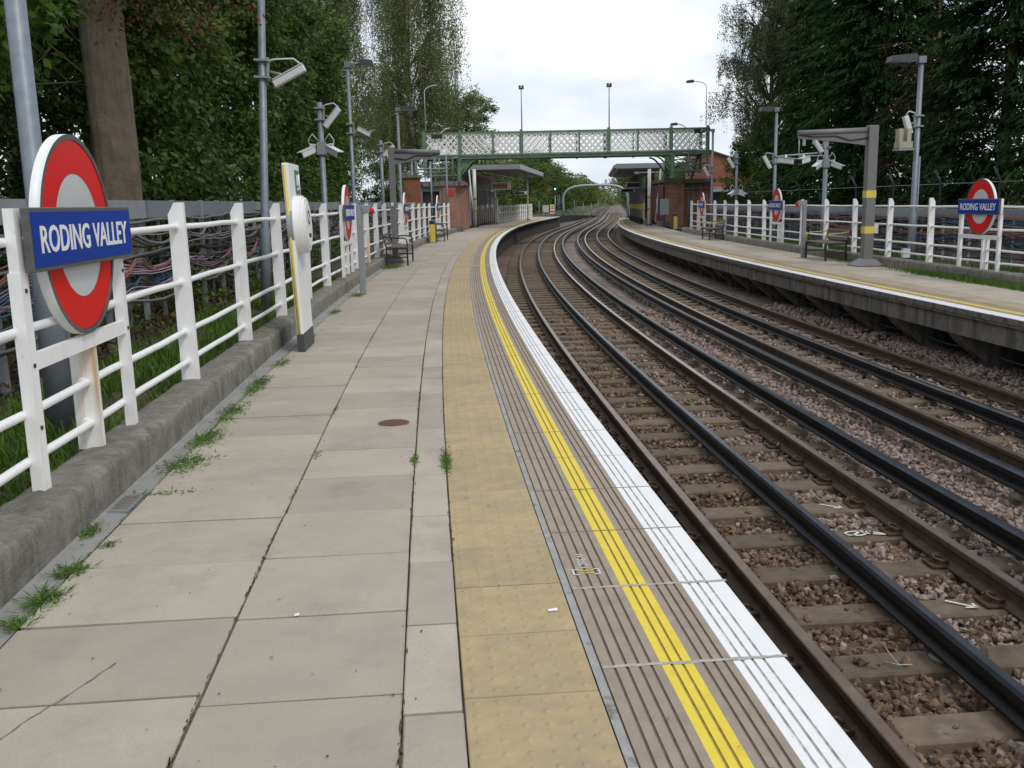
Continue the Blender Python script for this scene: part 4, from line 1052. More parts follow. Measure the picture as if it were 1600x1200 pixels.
# ================================================================== FOOTBRIDGE
BX = [-4.70, -2.67, -0.80, 0.82, 2.47, 4.10, 5.77, 7.42, 9.31, 11.38]
BY = 56.0
fbx, fby = 3.3, BY
t = thing('footbridge', 'green and white lattice footbridge spanning both tracks', 'footbridge', (fbx, fby, 0))
O = (fbx, fby, 0)
def bar_clip(x0, z0, x1, z1, a, b):
    if x0 > x1: x0, z0, x1, z1 = x1, z1, x0, z0
    lo, hi = max(x0, a), min(x1, b)
    if hi - lo < 0.02: return None
    k = (z1 - z0) / (x1 - x0)
    return (lo, z0 + k * (lo - x0), hi, z0 + k * (hi - x0))
for y, face in ((BY, -1), (BY + 2.1, 1)):
    for i in range(9):
        a, c = BX[i] + 0.06, BX[i + 1] - 0.06
        if i in (0, 8):
            a += 0.08; c -= 0.04
        pan = MB().box(((a + c) / 2, y, 5.285), (c - a, 0.05, 0.05)).build('lattice_panel', K['bridgewhite'], t, O); MB().box(((a + c) / 2, y, 4.175), (c - a, 0.05, 0.05)).build('panel_rail', K['bridgewhite'], pan, O)
        pitch, run = 0.34, 0.98
        x = a - run
        while x < c:
            for sg in (1, -1):
                q = bar_clip(x, 4.18 if sg > 0 else 5.28, x + run, 5.28 if sg > 0 else 4.18, a, c)
                if q:
                    L = math.hypot(q[2] - q[0], q[3] - q[1]); an = math.atan2(q[3] - q[1], q[2] - q[0])
                    M = Matrix.Translation(((q[0] + q[2]) / 2, y + sg * 0.009, (q[1] + q[3]) / 2)) @ Matrix.Rotation(-an, 4, 'Y')
                    bb = MB(); bb.box((0, 0, 0), (L, 0.012, 0.072), 0, M); bb.build('lattice_bar', K['bridgewhite'], pan, O)
            x += pitch
    for i, x in enumerate(BX):
        w = 0.20 if i in (0, 1, 3, 6, 8, 9) else 0.10
        b = MB(); b.box((x, y, 4.66), (w, 0.13, 1.52)); 
        if w > 0.15: b.box((x, y, 5.47), (w * 0.8, 0.12, 0.08)); b.box((x, y + face * 0.075, 4.66), (w * 0.4, 0.03, 1.4))
        b.build('upright', K['green'], t, O)
    MB().box(((BX[0] + BX[-1]) / 2, y, 5.36), (BX[-1] - BX[0] + 0.2, 0.11, 0.10)).build('top_chord', K['green'], t, O)
    b = MB(); b.box(((BX[0] + BX[-1]) / 2, y, 4.07), (BX[-1] - BX[0] + 0.2, 0.10, 0.15)); b.box(((BX[0] + BX[-1]) / 2, y, 3.965), (BX[-1] - BX[0] + 0.2, 0.24, 0.05)); b.build('bottom_girder', K['green'], t, O)
MB().box(((BX[0] + BX[-1]) / 2, BY + 1.05, 4.0), (BX[-1] - BX[0], 1.86, 0.10)).build('deck', K['darkgrey'], t, O)
MB().box(((BX[0] + BX[-1]) / 2, BY - 0.15, 4.17), (BX[-1] - BX[0] - 1.2, 0.05, 0.05)).build('cable_duct', K['midgrey'], t, O)
for x in (-2.74, 9.40):
    for y in (BY, BY + 2.1):
        b = MB(); b.box((x, y, 3.27), (0.20, 0.20, 1.34)); b.box((x, y, 2.67), (0.32, 0.32, 0.06)); b.box((x, y, 3.88), (0.30, 0.26, 0.1)); b.build('column', K['green'], t, O)
    sgn = 1 if x < 0 else -1
    b = MB()
    pts = [(x + sgn * (0.08 + 0.95 * (k / 8)), BY, 2.95 + 0.93 * math.sin(k / 8 * math.pi / 2)) for k in range(9)]
    b.tube(pts, 0.055, 6); MB().tube([(p[0], p[1] + 2.1, p[2]) for p in pts], 0.055, 6).build('knee_brace', K['green'], t, O)
    b.prism([(x + sgn * 0.1, 3.92), (x + sgn * 0.1, 3.2), (x + sgn * 0.45, 3.72), (x + sgn * 0.85, 3.92)], BY + 0.03, BY + 0.05, 'y')
    b.build('knee_brace', K['green'], t, O)
    # braced landing outside the column
    xa, xb = (x - 0.1, BX[0]) if x < 0 else (x + 0.1, BX[-1])
    b = MB()
    b.box(((xa + xb) / 2, BY, 3.05), (abs(xb - xa), 0.08, 0.10)); b.box(((xa + xb) / 2, BY, 3.46), (abs(xb - xa), 0.05, 0.05))
    for z0_, z1_ in ((3.1, 3.85), (3.85, 3.1), (3.1, 3.46), (3.46, 3.1)):
        b.tube([(xa, BY + 0.02, z0_), (xb, BY + 0.02, z1_)], 0.028, 5)
    b.box((xb, BY, 3.45), (0.14, 0.14, 1.0)); b.build('landing_truss', K['green'], t, O)
    b = MB(); b.box(((xa + xb) / 2, BY + 2.1, 3.05), (abs(xb - xa), 0.08, 0.10)); b.box((xb, BY + 2.1, 3.45), (0.14, 0.14, 1.0))
    for z0_, z1_ in ((3.1, 3.85), (3.85, 3.1)):
        b.tube([(xa, BY + 2.08, z0_), (xb, BY + 2.08, z1_)], 0.028, 5)
    b.build('landing_truss', K['green'], t, O)
    # stair running down and away behind the landing
    st = MB(); n = 20
    x0, x1 = min(xa, xb) + 0.15, max(xa, xb) - 0.1
    for k in range(n):
        st.box(((x0 + x1) / 2, BY + 2.4 + 0.28 * k, 3.95 - 0.19 * k), (x1 - x0, 0.30, 0.04)); st.box(((x0 + x1) / 2, BY + 2.26 + 0.28 * k, 3.95 - 0.19 * k), (x1 - x0, 0.03, 0.05), 1)
    for xx in (x0, x1):
        st.tube([(xx, BY + 2.2, 3.95), (xx, BY + 2.3 + 0.28 * n, 3.95 - 0.19 * n)], 0.09, 4, 0); st.tube([(xx, BY + 2.2, 5.1), (xx, BY + 2.3 + 0.28 * n, 5.1 - 0.19 * n)], 0.05, 6, 1)
    st.build('stair', [K['green'], K['bridgewhite']], t, O)
for xx in (-3.10, 10.27):
    pts = [(xx + (0.35 if xx < 0 else -0.35), BY - 0.22, 4.02), (xx, BY - 0.24, 3.98), (xx, BY - 0.26, 3.7), (xx, BY - 0.26, 2.7)]
    MB().tube(pts, 0.05, 8).build('downpipe', K['galv'], t, O)
b = MB()
for xx in (-3.95, 10.9):
    b = MB(); b.box((xx, BY - 0.10, 5.2), (0.62, 0.06, 0.22)); b.build('dark_plate', K['black'], t, O)
# lamps on the bridge: each a thing
def bridge_lamp(label, x, y, z0, h, q, L, curve):
    t = thing('bridge_lamp', label, 'lamp', (x, y, z0), 0, 'lamps standing on the footbridge')
    if curve:
        k_ = 0.86 if h > 2 else 0.5
        pts = [(0, 0, 0), (0, 0, h * k_)] + [(q * curve * (1 - math.cos(a)), 0, h * k_ + h * (1 - k_) * math.sin(a)) for a in (0.4, 0.8, 1.2, 1.57)]
        MB().tube(pts, 0.022 if h > 2 else 0.03, 8).build('pole', K['camwhite'], t)
        lamp_head(t, q * curve, h - 0.06, q, L)
    else:
        MB().tube([(0, 0, 0), (0, 0, h)], [0.035, 0.024], 8).build('pole', K['galv'], t)
        b = MB(); b.box((-0.08, 0, h + 0.02), (0.12, 0.24, 0.20)); b.box((0.08, 0, h + 0.02), (0.12, 0.24, 0.20)); b.build('lamp_head', K['darkgrey'], t)
    return t
bridge_lamp('twin headed lamp on a thin pole, left of the two in mid bridge', 0.86, BY + 0.05, 5.51, 2.26, 1, 0.3, 0)
bridge_lamp('twin headed lamp on a thin pole, right of the two in mid bridge', 5.80, BY + 0.05, 5.51, 2.28, 1, 0.3, 0)
bridge_lamp('tall lamp at the left end of the footbridge in front of the birch', -4.58, BY + 0.05, 5.51, 2.5, 1, 0.42, 0.75)
bridge_lamp('tall lamp at the right end of the footbridge with its head to the left', 11.28, BY + 0.05, 5.51, 2.42, -1, 0.42, 0.72)
bridge_lamp('low white curved lamp rising behind the left landing', -4.05, BY + 2.16, 4.2, 1.62, 1, 0.42, 0.72)
bridge_lamp('low curved lamp rising behind the right landing', 10.75, BY + 2.16, 4.2, 1.58, -1, 0.42, 0.72)

# ================================================================== BRICK BUILDINGS UNDER THE BRIDGE ENDS
t = thing('brick_building', 'red brick building with a recessed brown door under the left bridge end', 'building', (-3.7, 51, 0)); O = (-3.7, 51, 0)
def along(xa, ya, yb): return xa + (yb - ya) * 0.062
b = MB()
def wall_q(b, p0, p1, z0, z1, th=0.22, mat_i=0):
    (x0, y0), (x1, y1) = p0, p1; L = math.hypot(x1 - x0, y1 - y0); nx, ny = -(y1 - y0) / L * th, (x1 - x0) / L * th
    b.prism([(x0, y0), (x1, y1), (x1 + nx, y1 + ny), (x0 + nx, y0 + ny)], z0, z1, 'z', mat_i)
wall_q(b, (-3.42, 51), (-2.72, 51), 0, 2.42); wall_q(b, (-5.2, 51), (-4.62, 51), 0, 2.42)
wall_q(b, (-2.72, 51.0), (-2.30, 58.2), 0, 2.42); wall_q(b, (-5.2, 59.4), (-5.2, 51.22), 0, 2.42); wall_q(b, (-2.30, 58.2), (-5.2, 58.2), 0, 2.42)
b.build('wall', K['brick'], t, O)
b = MB(); b.box((-3.78, 54.6, 2.52), (2.96, 7.3, 0.18)); b.box((-3.78, 50.98, 2.40), (3.0, 0.10, 0.07)); b.build('roof', K['oldconc'], t, O)
b = MB(); b.box((-4.02, 51.3, 2.25), (1.2, 0.2, 0.30)); b.box((-3.50, 51.2, 1.2), (0.16, 0.2, 2.4)); b.box((-4.54, 51.2, 1.2), (0.16, 0.2, 2.4)); b.build('door_frame', K['midgrey'], t, O)
b = MB(); b.box((-4.02, 51.5, 1.05), (0.9, 0.06, 2.1)); b.build('door', K['brownpanel'], t, O)
b = MB(); b.box((-2.62, 51.5, 0.12), (0.5, 1.4, 0.24)); b.build('step', K['oldconc'], t, O)
MB().box((-3.0, 50.985, 2.02), (0.34, 0.02, 0.3)).build('red_notice', K['printred'], t, O)
t = thing('brick_wall', 'ivy hung orange brick wall end with a stone cap behind the left fence', 'wall', (-4.75, 48.6, 0)); O = (-4.75, 48.6, 0)
b = MB(); wall_q(b, (-5.25, 48.5), (-4.35, 48.5), 0, 2.75, 0.35); b.build('wall', K['orangebrick'], t, O)
b = MB(); b.box((-4.8, 48.66, 2.81), (1.05, 0.5, 0.12)); b.box((-5.0, 48.66, 2.95), (0.42, 0.4, 0.16)); b.build('cap', K['oldconc'], t, O)
t = thing('pipe_frame', 'grey pipe goalpost frame in front of the left brick building', 'frame', (-4.2, 50.2, 0)); O = (-4.2, 50.2, 0)
for x in (-4.88, -3.92):
    MB().tube([(x, 50.2, 0), (x, 50.2, 3.6)], 0.045, 8).build('pipe_post', K['galv'], t, O)
MB().tube([(-5.0, 50.2, 3.2), (-3.0, 50.2, 3.22)], 0.035, 8).build('crossbar', K['galv'], t, O)
MB().tube([(-3.12, 50.4, 0), (-3.13, 50.4, 3.85)], 0.045, 8).build('pipe_post', K['galv'], t, O)

t = thing('brick_building', 'red brick building with a maroon side under the right bridge end', 'building', (10.7, 58, ZR)); O = (10.7, 58, ZR)
b = MB(); wall_q(b, (9.32, 58.0), (10.45, 58.0), ZR, 2.42); wall_q(b, (10.45, 58.35), (12.2, 58.35), ZR, 2.42); wall_q(b, (12.2, 58.3), (12.2, 66), ZR, 2.42); wall_q(b, (9.9, 66), (9.34, 58.22), ZR, 2.42); b.build('wall', K['brick'], t, O)
b = MB(); b.box((10.75, 61.9, 2.52), (3.1, 8.1, 0.18)); b.box((10.75, 57.96, 2.40), (3.0, 0.1, 0.07)); b.build('roof', K['oldconc'], t, O)
b = MB(); b.prism([(58.2, ZR + 0.3), (66, ZR + 0.3), (66, 2.3), (58.2, 2.3)], 9.22, 9.27, 'x'); b.build('side_panel', K['maroon'], t, O)
b = MB(); b.box((9.40, 58.6, 0.02), (0.8, 1.5, 0.3)); b.build('step', K['oldconc'], t, O)
for x in (10.75, 11.05, 11.5):
    MB().tube([(x, 58.2, ZR), (x, 58.2, 2.35)], 0.045, 8).build('wall_pipe', K['galv'], t, O)
b = MB(); b.tube([(10.2, 57.95, 2.05), (12.2, 58.25, 2.05)], 0.03, 6); b.build('conduit', K['galv'], t, O)
MB().box((9.18, 60.2, 1.05), (0.03, 0.5, 0.9)).build('poster', K['lettering'], t, O)
t = at('equipment_cabinet', 'grey cabinet on a post at the foot of the right brick building', 'cabinet', 56.2, 8.55, ZR)
MB().box((0, 0, 1.15), (0.5, 0.3, 0.9), ch=0.01).build('case', K['midgrey'], t); MB().box((0, 0, 0.36), (0.12, 0.1, 0.72)).build('stand', K['darkgrey'], t)

# ================================================================== CANOPIES AND WAITING SHELTERS BEYOND THE BRIDGE
def canopy(label, sgn, x_in0, x_in1, y0, y1, w, z1):
    """x_in: edge over the track at both ends; w: width towards the back (sgn -1 = to the left)"""
    t = thing('canopy_shelter', label, 'shelter', ((x_in0 + x_in1) / 2 + sgn * w / 2, (y0 + y1) / 2, 0)); O = tuple(t.location)
    A = [(x_in0, y0), (x_in0 + sgn * w, y0), (x_in1 + sgn * w, y1), (x_in1, y1)]
    b = MB(); b.prism(A, z1 - 0.30, z1, 'z'); b.build('roof', K['roof'], t, O)
    ins = 0.25
    B = [(x_in0 + sgn * ins, y0 + ins), (x_in0 + sgn * (w - ins), y0 + ins), (x_in1 + sgn * (w - ins), y1 - ins), (x_in1 + sgn * ins, y1 - ins)]
    b = MB(); b.prism(B, z1 - 0.36, z1 - 0.303, 'z'); b.build('soffit', K['soffit'], t, O)
    return t, O
tL, OL = canopy('flat roofed grey canopy over the left platform beyond the footbridge', -1, 0.80, 2.95, 62, 81, 3.4, 3.82)
b = MB(); b.prism([(-2.9, 62.6), (-2.75, 62.6), (-0.95, 80), (-1.1, 80)], 0, 3.45, 'z'); b.build('back_wall', K['brownpanel'], tL, OL)
for k in range(5):
    y = 64 + 3.0 * k; x = -2.70 + (y - 62.6) * 0.1035
    o = MB().box((0, 0, 0), (0.03, 1.9, 1.3)).build('window', K['glass'], tL); o.location = (x + 0.05 - OL[0], y + 0.7 - OL[1], 1.75); o.rotation_euler = (0, 0, -0.103)
    b = MB(); b.box((0, -0.98, 0), (0.06, 0.06, 1.4)); b.box((0, 0.98, 0), (0.06, 0.06, 1.4)); b.box((0, 0, 0.68), (0.06, 1.9, 0.06)); b.box((0, 0, -0.68), (0.06, 1.9, 0.06)); f = b.build('frame', K['midgrey'], o)
def banded(t, O, x, y, z0, h, r=0.105):
    p = MB().tube([(x, y, z0), (x, y, h)], r, 12).build('pillar', K['fence'], t, O)
    for z in (1.05, 1.75):
        MB().tube([(x, y, z0 + z - 0.09), (x, y, z0 + z + 0.09)], r + 0.004, 12).build('yellow_band', K['signyellow'], p, O)
    MB().box((x, y, z0 + 0.03), (0.4, 0.4, 0.06)).build('base', K['darkgrey'], p, O)
banded(tL, OL, -2.05, 60.2, 0, 3.5); banded(tL, OL, -0.9, 69, 0, 3.5, 0.06); banded(tL, OL, 1.6, 80, 0, 3.5, 0.06)
b = MB(); b.tube([(-2.42, 61.5, 3.5), (-2.1, 60.2, 0.1)], 0.05, 6); b.box((-2.42, 61.0, 1.3), (0.16, 0.3, 2.4)); b.build('slanted_strut', K['camwhite'], tL, OL)
b = MB(); b.tube([(-1.5, 63.0, 3.38), (0.5, 77, 3.38)], 0.045, 8); b.build('strip_light', K['lettering'], tL, OL)
tR, OR = canopy('grey canopy with a rounded end over the right platform beyond the footbridge', 1, 6.85, 8.75, 62, 84, 3.2, 3.72)
b = MB(); b.prism([(6.85 - 0.14, 62), (6.85, 62), (8.75, 84), (8.75 - 0.14, 84)], 3.47, 3.65, 'z'); b.build('rounded_edge', K['roof'], tR, OR)
b = MB(); b.prism([(9.75, 66.2), (9.9, 66.2), (11.8, 83), (11.6, 83)], ZR, 3.25, 'z'); b.build('back_wall', K['brownpanel'], tR, OR)
banded(tR, OR, 8.72, 60.4, ZR, 3.3)
for k in range(6):
    y = 64 + 2.6 * k; x = 8.55 + (y - 62) * 0.075
    p = MB().box((x, y, 1.55), (0.16, 0.16, 3.3)).build('pillar', K['soffit'], tR, OR)
    MB().box((x, y, 1.0), (0.175, 0.175, 0.35)).build('yellow_band', K['signyellow'], p, OR)
    MB().box((x, y, 0.08), (0.26, 0.26, 0.4)).build('base', K['black'], p, OR)
    if k < 5:
        o = MB().box((x + 0.3, y + 1.3, 1.5), (0.03, 2.2, 1.5)).build('window', K['glass'], tR, OR)
b = MB(); b.box((9.05, 62.4, 3.16), (2.0, 0.10, 0.08)); b.box((8.2, 62.4, 3.14), (0.2, 0.16, 0.16)); b.build('strip_light', K['lettering'], tR, OR)
b = MB(); b.tube([(9.42, 60.4, 3.3), (9.05, 60.0, 0.1)], 0.05, 6); b.build('slanted_strut', K['camwhite'], tR, OR)
def board(label, x, y, z, w, h, z_top, lit=True):
    t = thing('train_indicator', label, 'display board', (x, y, z - h / 2), 0, 'hanging display boards')
    MB().box((x, y, z), (w, 0.22, h), ch=0.015).build('case', K['camwhite'], t, tuple(t.location))
    s = MB().box((x - w * 0.08, y - 0.112, z), (w * 0.76, 0.01, h * 0.68)).build('screen', K['printblack'], t, tuple(t.location))
    if lit:
        b = MB(); rr = random.Random(3)
        for r in range(2):
            xx = x - w * 0.42
            while xx < x + w * 0.24:
                l = rr.uniform(0.03, 0.10); b.box((xx + l / 2, y - 0.119, z + 0.07 - 0.14 * r), (l, 0.004, 0.06)); xx += l + rr.uniform(0.02, 0.05)
        b.build('amber_text', K['amber'], s, tuple(t.location))
    b = MB(); b.tube([(x - w * 0.3, y, z + h / 2), (x - w * 0.3, y, z_top)], 0.02, 6); b.tube([(x + w * 0.3, y, z + h / 2), (x + w * 0.3, y, z_top)], 0.02, 6); b.build('hanger', K['midgrey'], t, tuple(t.location))
board('amber lettered train indicator hanging under the left canopy', -0.42, 64, 2.52, 1.25, 0.48, 3.46)
board('dark train indicator hanging under the right canopy', 8.5, 65, 2.42, 1.3, 0.40, 3.22, False)
board('small pale exit board hanging behind the left indicator', 0.9, 70, 2.1, 0.9, 0.22, 3.46, False)
board('small pale exit board hanging behind the right indicator', 8.6, 70, 2.12, 1.1, 0.26, 3.22, False)
# hand railing by the left shelter entrance
t = thing('hand_railing', 'white tubular hand railing by the left shelter', 'railing', (-1.4, 66, 0)); O = (-1.4, 66, 0)
for k in range(10):
    x = -2.0 + 0.14 * k
    MB().tube([(x, 66, 0), (x, 66, 1.22)], 0.02, 6).build('baluster', K['fence'], t, O)
b = MB(); b.tube([(-2.05, 66, 1.24), (-0.72, 66, 1.24), (-0.60, 65.2, 1.24), (-0.60, 64.6, 0.75)], 0.028, 8); b.build('handrail', K['fence'], t, O)
MB().tube([(-0.74, 66, 0), (-0.74, 66, 1.85)], 0.05, 8).build('end_post', K['fence'], t, O)

# ================================================================== BEYOND THE PLATFORM ENDS
t = thing('signal', 'colour light signal showing green beyond the left platform end', 'signal', (5.05, 105, -0.6)); O = tuple(t.location)
MB().tube([(5.05, 105, -0.6), (5.05, 105, 2.2)], 0.07, 8).build('post', K['galv'], t, O)
b = MB(); b.box((5.05, 105, 2.68), (0.46, 0.3, 1.0), ch=0.03); b.box((5.05, 104.8, 3.0), (0.3, 0.16, 0.05)); h = b.build('signal_head', K['black'], t, O)
MB().tube([(5.05, 104.84, 2.78), (5.05, 104.82, 2.78)], 0.10, 12).build('green_light', K['siggreen'], h, O)
b = MB(); b.tube([(5.35, 105.1, -0.6), (5.35, 105.1, 2.2)], 0.025, 5); b.tube([(5.55, 105.1, -0.6), (5.55, 105.1, 2.2)], 0.025, 5)
for k in range(9): b.box((5.45, 105.1, -0.3 + 0.28 * k), (0.2, 0.03, 0.03))
b.build('ladder', K['galv'], t, O)
t = thing('hoop_gantry', 'pale steel hoop arching over both tracks beyond the platforms', 'gantry', (11.4, 128, -1.0)); O = tuple(t.location)
pts = []
for k in range(41):
    a = math.pi * k / 40
    c, s_ = math.cos(a), math.sin(a)
    pts.append((11.43 - 4.25 * math.copysign(abs(c) ** 0.55, c), 128, 1.4 + 2.05 * s_ ** 0.75))
pts = [(7.18, 128, -1.0)] + pts + [(15.68, 128, -1.0)]
MB().tube(pts, 0.17, 10).build('hoop', K['roof'], t, O)
def warn(label, x, y, z0, q):
    t = thing('platform_end_sign', label, 'sign', (x, y, z0), 0, 'platform end warning signs'); O = (x, y, z0)
    MB().box((x, y, z0 + 0.72), (0.42, 0.04, 0.85)).build('board', K['lettering'], t, O)
    MB().box((x, y - 0.023, z0 + 0.88), (0.38, 0.01, 0.42)).build('yellow_field', K['signyellow'], t, O)
    b = MB(); b.box((x, y - 0.03, z0 + 1.0), (0.16, 0.006, 0.1)); b.box((x, y - 0.03, z0 + 0.78), (0.28, 0.006, 0.04)); b.build('print', K['printblack'], t, O)
    MB().box((x, y - 0.023, z0 + 0.48), (0.38, 0.01, 0.2)).build('red_field', K['printred'], t, O)
    MB().box((x, y + 0.01, z0 + 0.2), (0.34, 0.03, 0.4)).build('stand', K['purple'], t, O)
warn('yellow and white warning sign at the left platform end', 4.35, 96.6, 0.0, 1)
warn('yellow and white warning sign at the right platform end', 11.1, 87.6, ZR, 1)
t = thing('notice_board', 'plain beige board at the left platform end', 'board', (3.7, 96.5, 0)); MB().box((0, 0, 0.78), (0.62, 0.05, 0.7)).build('panel', K['palemortar'], t); b = MB(); b.box((-0.25, 0, 0.25), (0.05, 0.05, 0.5)); b.box((0.25, 0, 0.25), (0.05, 0.05, 0.5)); b.build('legs', K['galv'], t)
t = thing('safety_barrier', 'orange mesh barrier at the far end of the right platform', 'barrier', (12.1, 87.6, ZR)); b = MB()
for k in range(6): b.box((0, 0, 0.18 + 0.18 * k), (1.3, 0.02, 0.06))
for k in range(7): b.box((-0.6 + 0.2 * k, 0.014, 0.65), (0.05, 0.02, 1.1))
b.build('mesh_panel', K['orange'], t)
# trough and low railings along the line beyond
t = at('lineside_fence', 'low grey lineside fence beyond the left platform end', 'fence', 110, -2.4, -0.9); O = tuple(t.location)
b = MB(); q_ = list(np.arange(106, 152, 2.0))
for s0_, s1_ in zip(q_[:-1], q_[1:]):
    t0_, t1_ = [-0.12 - 0.7 * ((x - 106) / 46) ** 1.5 for x in (s0_, s1_)]
    b.add([P(s0_, -2.4, -1.08), P(s1_, -2.4, -1.08), P(s1_, -2.4, t1_), P(s0_, -2.4, t0_), P(s0_, -2.46, t0_), P(s1_, -2.46, t1_), P(s1_, -2.46, -1.08), P(s0_, -2.46, -1.08)], [(0, 1, 2, 3), (3, 2, 5, 4), (4, 5, 6, 7)]); b.build('panel', K['darkgrey'], t, O)
for k in range(8):
    p = P(108 + 7.5 * k, -2.9, 0); MB().tube([(p[0], p[1], -0.8), (p[0], p[1], 1.15 + 0.4 * (k % 3 == 0))], 0.045, 6).build('post', K['galv'], t, O)

# house with an orange gable behind the right hand trees
t = thing('house', 'orange brick house with a sloping roof edge behind the birch on the right', 'house', (17.5, 76, 0)); O = (17.5, 76, 0)
b = MB(); b.prism([(15.2, 0), (18.6, 0), (18.6, 3.9), (15.2, 5.05)], 75, 84, 'y'); b.build('wall', K['orangebrick'], t, O)
b = MB(); b.prism([(15.1, 5.06), (18.8, 3.82), (18.8, 3.95), (15.1, 5.19)], 74.8, 84.2, 'y'); b.build('roof', K['darkgrey'], t, O)
MB().box((16.3, 74.99, 1.7), (1.2, 0.06, 1.2)).build('window', K['glass'], t, O)
t = thing('outbuilding', 'low dark outbuilding with a white roof edge behind the right fence', 'outbuilding', (14.4, 66, 0)); O = (14.4, 66, 0)
b = MB(); b.box((14.9, 68, 0.9), (3.2, 4, 1.9)); b.build('wall', K['darkgrey'], t, O); b = MB(); b.box((14.8, 67.9, 1.96), (3.5, 4.5, 0.14)); b.build('roof', K['lettering'], t, O)

# ================================================================== CABLE RACKS BEHIND THE FENCES
def cable_rack(label, d, z0, s0, s1, h, sg, seed, ncab, hb):
    rr = random.Random(seed)
    base = P((s0 + s1) / 2, d, z0)
    t = thing('cable_rack', label, 'cable rack', base)
    thick = MB(); thick.box((0, 0, h / 2 - 0.1), (0.05, 0.075, h + 0.2)); tm = thick.mesh('rack_post', K['midgrey'], recalc=True)
    thin = MB(); thin.box((0, 0, h / 2 - 0.2), (0.03, 0.045, h)); nm = thin.mesh('rack_post', K['galv'], recalc=True)
    s, k = s0, 0
    while s < s1:
        o = put('rack_post', tm if k % 2 == 0 else nm, t); p = P(s, d + rr.uniform(-.015, .015), z0)
        o.location = (p[0] - base[0], p[1] - base[1], p[2] - base[2] + rr.uniform(-.02, .02)); o.rotation_euler = (rr.uniform(-.03, .03), rr.uniform(-.03, .03), -head(s))
        s += 0.62; k += 1
    # sheet steel boards along the top, overlapping at the joints
    s, k = s0, 0
    while s < s1 - 2:
        o = 0.006 * (k % 2)
        b = MB().strip([(d + sg * (0.05 + o), z0 + h - hb), (d + sg * (0.05 + o), z0 + h), (d - sg * 0.12, z0 + h + 0.003 * (k % 2)), (d - sg * 0.12, z0 + h - 0.02)], np.linspace(s, s + 2.03, 4))
        b.build('steel_board', K['galv'] if rr.random() < .5 else K['midgrey'], t, base); s += 2.0; k += 1
    for c in range(ncab):
        z = z0 + rr.uniform(0.20, h - 0.22) if c > ncab * 0.35 else z0 + rr.uniform(h * 0.45, h - 0.2)
        dd = d + sg * rr.uniform(0.02, 0.16)
        a, b_ = s0, s1
        if rr.random() < 0.45: a = rr.uniform(s0, s0 + 0.5 * (s1 - s0)); b_ = min(s1, a + rr.uniform(6, 16))
        ph, sag = rr.uniform(0, 6), rr.choice([0.02, 0.04, 0.07, 0.14, 0.2])
        pts = []
        for s in np.arange(a, b_, 0.26):
            f = ((s + ph + 0.5 * math.sin(s * 0.8 + ph * 3)) % 1.86) / 1.86
            pts.append(P(s, dd + 0.03 * math.sin(s * 0.9 + ph), max(z0 + 0.06, z - sag * 4 * f * (1 - f) + 0.07 * math.sin(s * 0.31 + ph) + 0.03 * math.sin(s * 1.3 + ph * 2))))
        ci = rr.choice([0, 0, 0, 0, 0, 1, 1, 1, 5, 5, 2, 3, 4])
        r = rr.choice([0.009, 0.012, 0.018]) if ci in (0, 1, 5) else rr.choice([0.005, 0.007, 0.009])
        reps = 1 if ci in (0, 1, 5) else rr.choice([1, 2, 3])
        b = MB()
        for q in range(reps):
            b.tube([(x + rr.uniform(-.004, .004), y, zz + 0.03 * q + rr.uniform(-.006, .006)) for x, y, zz in pts], r, 5)
        b.build('cable_bundle', CAB[ci], t, base)
    return t
cable_rack('grey cable rack hung with black, pink and blue cables behind the left fence', -4.45, 0.0, 1.5, 48.0, 1.56, 1, 11, 40, 0.20)
cable_rack('grey cable rack with dark tangled cables behind the right fence', 10.55, -0.12, 9.0, 52.0, 1.22, -1, 12, 46, 0.22)
t = at('wire_fence', 'thin wire boundary fence in front of the dark conifers on the right', 'fence', 24, 12.0, -0.1); O = tuple(t.location)
for k in range(14):
    p = P(11 + 3.0 * k, 12.0, -0.1)
    MB().tube([p, (p[0], p[1], 1.75), (p[0] - 0.16, p[1], 2.05)], 0.03, 6).build('post', K['darkgrey'], t, O)
for z in (0.5, 1.1, 1.7):
    MB().tube([P(s, 12.0, z) for s in np.arange(11, 51, 1.5)], 0.008, 4).build('wire', K['midgrey'], t, O)

